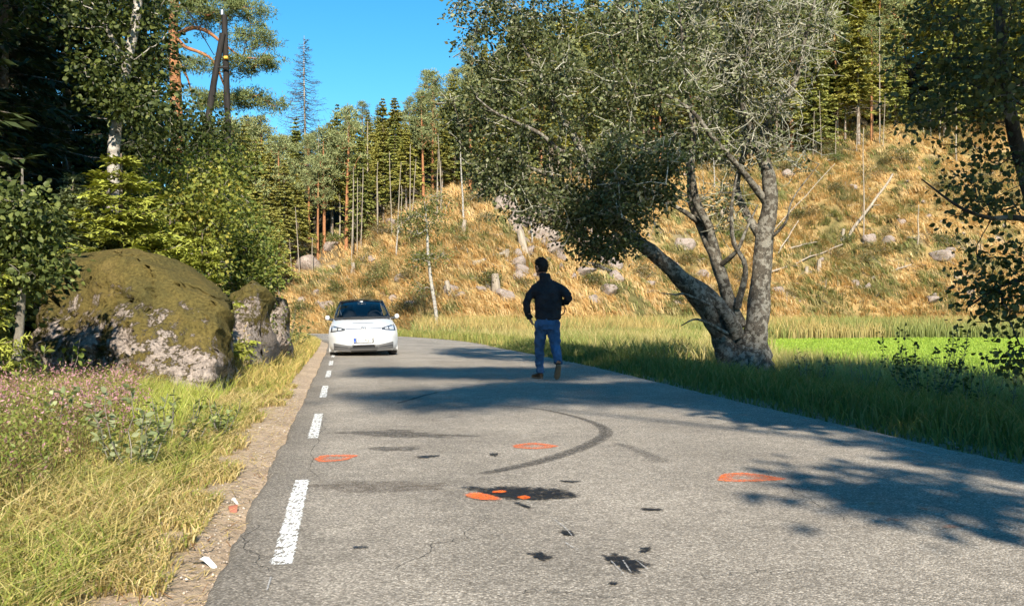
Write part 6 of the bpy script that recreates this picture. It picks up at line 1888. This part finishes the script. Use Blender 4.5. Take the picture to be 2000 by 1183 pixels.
# head: skull, jaw, nose, brow, ears
k_ = 24
a = np.linspace(0, 2 * math.pi, k_, endpoint=False); ph = np.linspace(-math.pi / 2, math.pi / 2, 16)
VV = []
for p in ph:
    for t in a:
        lx, ly, lz = math.cos(p) * math.cos(t), math.cos(p) * math.sin(t), math.sin(p)     # lx forward
        f = .108 * lx; s_ = .082 * ly; h_ = .138 * lz
        if lz < 0: s_ *= 1 - .30 * lz * lz; f = f * (1 - .12 * lz * lz) + .012 * -lz
        VV.append(head_c + fdir * f + sdir * s_ + np.array([0, 0, h_]))
i = np.arange(15)[:, None] * k_; j = np.arange(k_)[None]; j2 = (j + 1) % k_
g.add(np.array(VV), np.stack([i + j, i + j2, i + k_ + j2, i + k_ + j], axis=-1).reshape(-1, 4))
def hp_(f, s, z): return head_c + fdir * f + sdir * s + np.array([0, 0, z])
def seglimb(A, B, r0, r1, n=4):
    A = np.asarray(A); B = np.asarray(B)
    return [(*(A + (B - A) * t), r0 + (r1 - r0) * t) for t in np.linspace(0, 1, n)]
loft(g, seglimb(hp_(.098, 0, .018), hp_(.128, 0, -.028), .010, .017), 10)          # nose
loft(g, seglimb(hp_(.092, -.04, .032), hp_(.092, .04, .032), .013, .013), 10)       # brow
loft(g, seglimb(hp_(.098, -.024, -.066), hp_(.098, .024, -.066), .010, .010), 10)   # lips
loft(g, seglimb(hp_(.085, -.015, -.105), hp_(.085, .015, -.105), .024, .024), 10)   # chin
for s in (-1, 1):
    loft(g, seglimb(hp_(-.005, s * .082, -.03), hp_(-.012, s * .092, .025), .014, .020), 10)   # ears
# hands with separate fingers
def hand(wrist, d, side, curl, palm_n):
    d = unit(np.asarray(d)); nrm = unit(np.asarray(palm_n)); sd = unit(np.cross(d, nrm)) * side
    w = np.asarray(wrist)
    for off in (-.026, -.009, .009, .026):
        loft(g, seglimb(w, w + d * .085 + sd * off, .022, .014), 10)
    for q, (off, ln) in enumerate([(-.033, .070), (-.011, .080), (.011, .076), (.033, .060)]):
        p0 = w + d * .085 + sd * off
        d1 = unit(d + nrm * curl * .5); p1 = p0 + d1 * ln * .45
        d2 = unit(d + nrm * curl * 1.4); p2 = p1 + d2 * ln * .35
        d3 = unit(d * .6 + nrm * curl * 2.2); p3 = p2 + d3 * ln * .28
        loft(g, [(*p0, .0105), (*p1, .0095), (*p2, .0088), (*p3, .0075)], 8)
    t0 = w + d * .02 - sd * .028; t1 = t0 + unit(d * .7 - sd * .8) * .04; t2 = t1 + unit(d + nrm * .5) * .035
    loft(g, [(*t0, .014), (*t1, .012), (*t2, .009)], 8)
hand((-.275, HIPY + .07, .985), (.35, .25, -.9), 1, .8, (.8, .3, .2))
hand((.235, HIPY + .15, 1.24), (-.75, .55, .1), -1, .9, (-.2, -.2, -.9))
person = g.build('person', SKIN, None, loc=(PX, PY, 0.006))
m = person.modifiers.new('remesh', 'REMESH'); m.mode = 'VOXEL'; m.voxel_size = .0075; m.use_smooth_shade = True
s = person.modifiers.new('smooth', 'SMOOTH'); s.iterations = 3; s.factor = .5
tag(person, 'person in black jacket and blue jeans walking away along the road', 'person')
# jacket with stand-up collar
g = Geo()
loft(g, [(.015, HIPY, .955, .185, .128), (.015, HIPY, .985, .205, .142), (.02, HIPY, 1.12, .208, .142), (.02, HIPY, 1.28, .222, .145), (.01, HIPY, 1.40, .225, .138), (0, HIPY, 1.47, .195, .122), (-.012, HIPY, 1.54, .135, .098), (-.03, HIPY, 1.61, .092, .088), (-.05, HIPY + .005, 1.70, .086, .088)])
for L_ in (LARM, RARM):
    loft(g, smooth_limb(L_))
loft(g, [(-.03, HIPY, 1.54, .07), (-.10, HIPY, 1.505, .085), (-.18, HIPY, 1.45, .088), (-.22, HIPY - .005, 1.40, .080)], 14); loft(g, [(.01, HIPY, 1.54, .07), (.10, HIPY, 1.505, .085), (.19, HIPY, 1.45, .088), (.235, HIPY - .01, 1.41, .080)], 14)
for L_ in (LARM, RARM):
    c_e = np.array(L_[-1]); c_p = np.array(L_[-2]); d = unit(c_e[:3] - c_p[:3])
    loft(g, seglimb(c_e[:3] - d * .02, c_e[:3] + d * .012, .050, .050), 12)
cloth('jacket', g, JACKET, person, .011, 7, .045, .085)
g = Geo()
loft(g, [(.005, HIPY, .80, .165, .125), (.005, HIPY, .88, .182, .14), (.01, HIPY, .96, .178, .132), (.01, HIPY, 1.02, .17, .12)])
for L_ in (LLEG, RLEG):
    loft(g, smooth_limb(L_))
cloth('jeans', g, DENIM, person, .010, 4, .045, .075)
# shoes
def shoe(heel, toe, up, lab=None):
    heel = np.asarray(heel); toe = np.asarray(toe); d = unit(toe - heel); up = unit(np.asarray(up)); sd = np.cross(d, up)
    L_ = np.linalg.norm(toe - heel)
    g1 = Geo(); g2 = Geo()
    prof = [(0, .028, .06), (.06, .036, .085), (.25, .040, .095), (.45, .042, .075), (.65, .047, .060), (.85, .044, .048), (.97, .028, .034), (1.0, .012, .02)]
    a = np.linspace(0, 2 * math.pi, 16, endpoint=False)
    for gg, lo, hi, wid in ((g1, .012, 1, 1.0), (g2, -.012, 0, 1.07)):
        V = []
        for t, w, h in prof:
            for q in a:
                yy = math.sin(q); top = h if hi else .016
                V.append(heel + d * t * L_ + sd * math.cos(q) * w * wid + up * (lo + (top - lo) * (yy * .5 + .5)))
        V = np.array(V); n = len(prof); k = 16
        i = np.arange(n - 1)[:, None] * k; j = np.arange(k)[None]; j2 = (j + 1) % k
        gg.add(V, np.stack([i + j, i + j2, i + k + j2, i + k + j], axis=-1).reshape(-1, 4))
        for e in (0, n - 1):
            gg.add(np.vstack([V[e * k:(e + 1) * k], V[e * k:(e + 1) * k].mean(0)]), np.array([[q, (q + 1) % k, k] for q in range(k)]))
    sh = g1.build('shoe', SHOEM, person, True)
    g2.build('sole', SOLEM, sh, True)
shoe((-.075, HIPY + .21, .012), (-.225, HIPY + .445, .012), (0, 0, 1))
shoe((.175, HIPY - .315, .245), (.145, HIPY - .16, .012), (-.05, .82, .57))
# hair
hv = []
ph = np.linspace(-.62, math.pi / 2, 16)
for p in ph:
    for t in a if False else np.linspace(0, 2 * math.pi, 28, endpoint=False):
        lx, ly, lz = math.cos(p) * math.cos(t), math.cos(p) * math.sin(t), math.sin(p)
        n_ = .010 * math.sin(9 * t + 5 * p) * math.cos(7 * p)
        r = 1.12 + n_
        cut = lx > .45 and lz < .42
        if cut: r = .93
        if abs(ly) > .8 and lz < -.05: r = .95
        hv.append(head_c + fdir * (.112 * lx * r - .004 + (.02 * (lx > .3) * (lz > .4))) + sdir * .085 * ly * r + np.array([0, 0, .138 * lz * r + .008]))
k = 28; n = len(ph)
i = np.arange(n - 1)[:, None] * k; j = np.arange(k)[None]; j2 = (j + 1) % k
g = Geo(); g.add(np.array(hv), np.stack([i + j, i + j2, i + k + j2, i + k + j], axis=-1).reshape(-1, 4))
# locks give the hair an uneven rim
rgh = np.random.default_rng(3)
for q in range(260):
    t = rgh.random() * 6.28; p = -.2 + 1.6 * rgh.random()
    lx, ly, lz = math.cos(p) * math.cos(t), math.cos(p) * math.sin(t), math.sin(p)
    if lx > .5 and lz < .45: continue
    b0 = head_c + fdir * .122 * lx + sdir * .094 * ly + np.array([0, 0, .15 * lz + .008])
    dd = unit(fdir * (.5 if lz > .5 else -.2) + np.array([0, 0, -.8 * (1 - max(0, lz))]) + unit(b0 - head_c) * .5 + rgh.normal(size=3) * .25)
    tube(g, [b0 - dd * .02, b0 + dd * .012, b0 + dd * .03], [.006, .005, .001], 4)
g.build('hair', HAIRM, person, True)
# strap hanging from the right hand, zip line and pocket seams
g = Geo()
tube(g, catmull(np.array([(.235, HIPY + .12, 1.22), (.275, HIPY + .02, 1.19), (.285, HIPY - .02, 1.12), (.262, HIPY - .03, 1.06), (.215, HIPY + .02, 1.03)]), 18), .009, 6)
g.build('strap', JACKET, person, True)
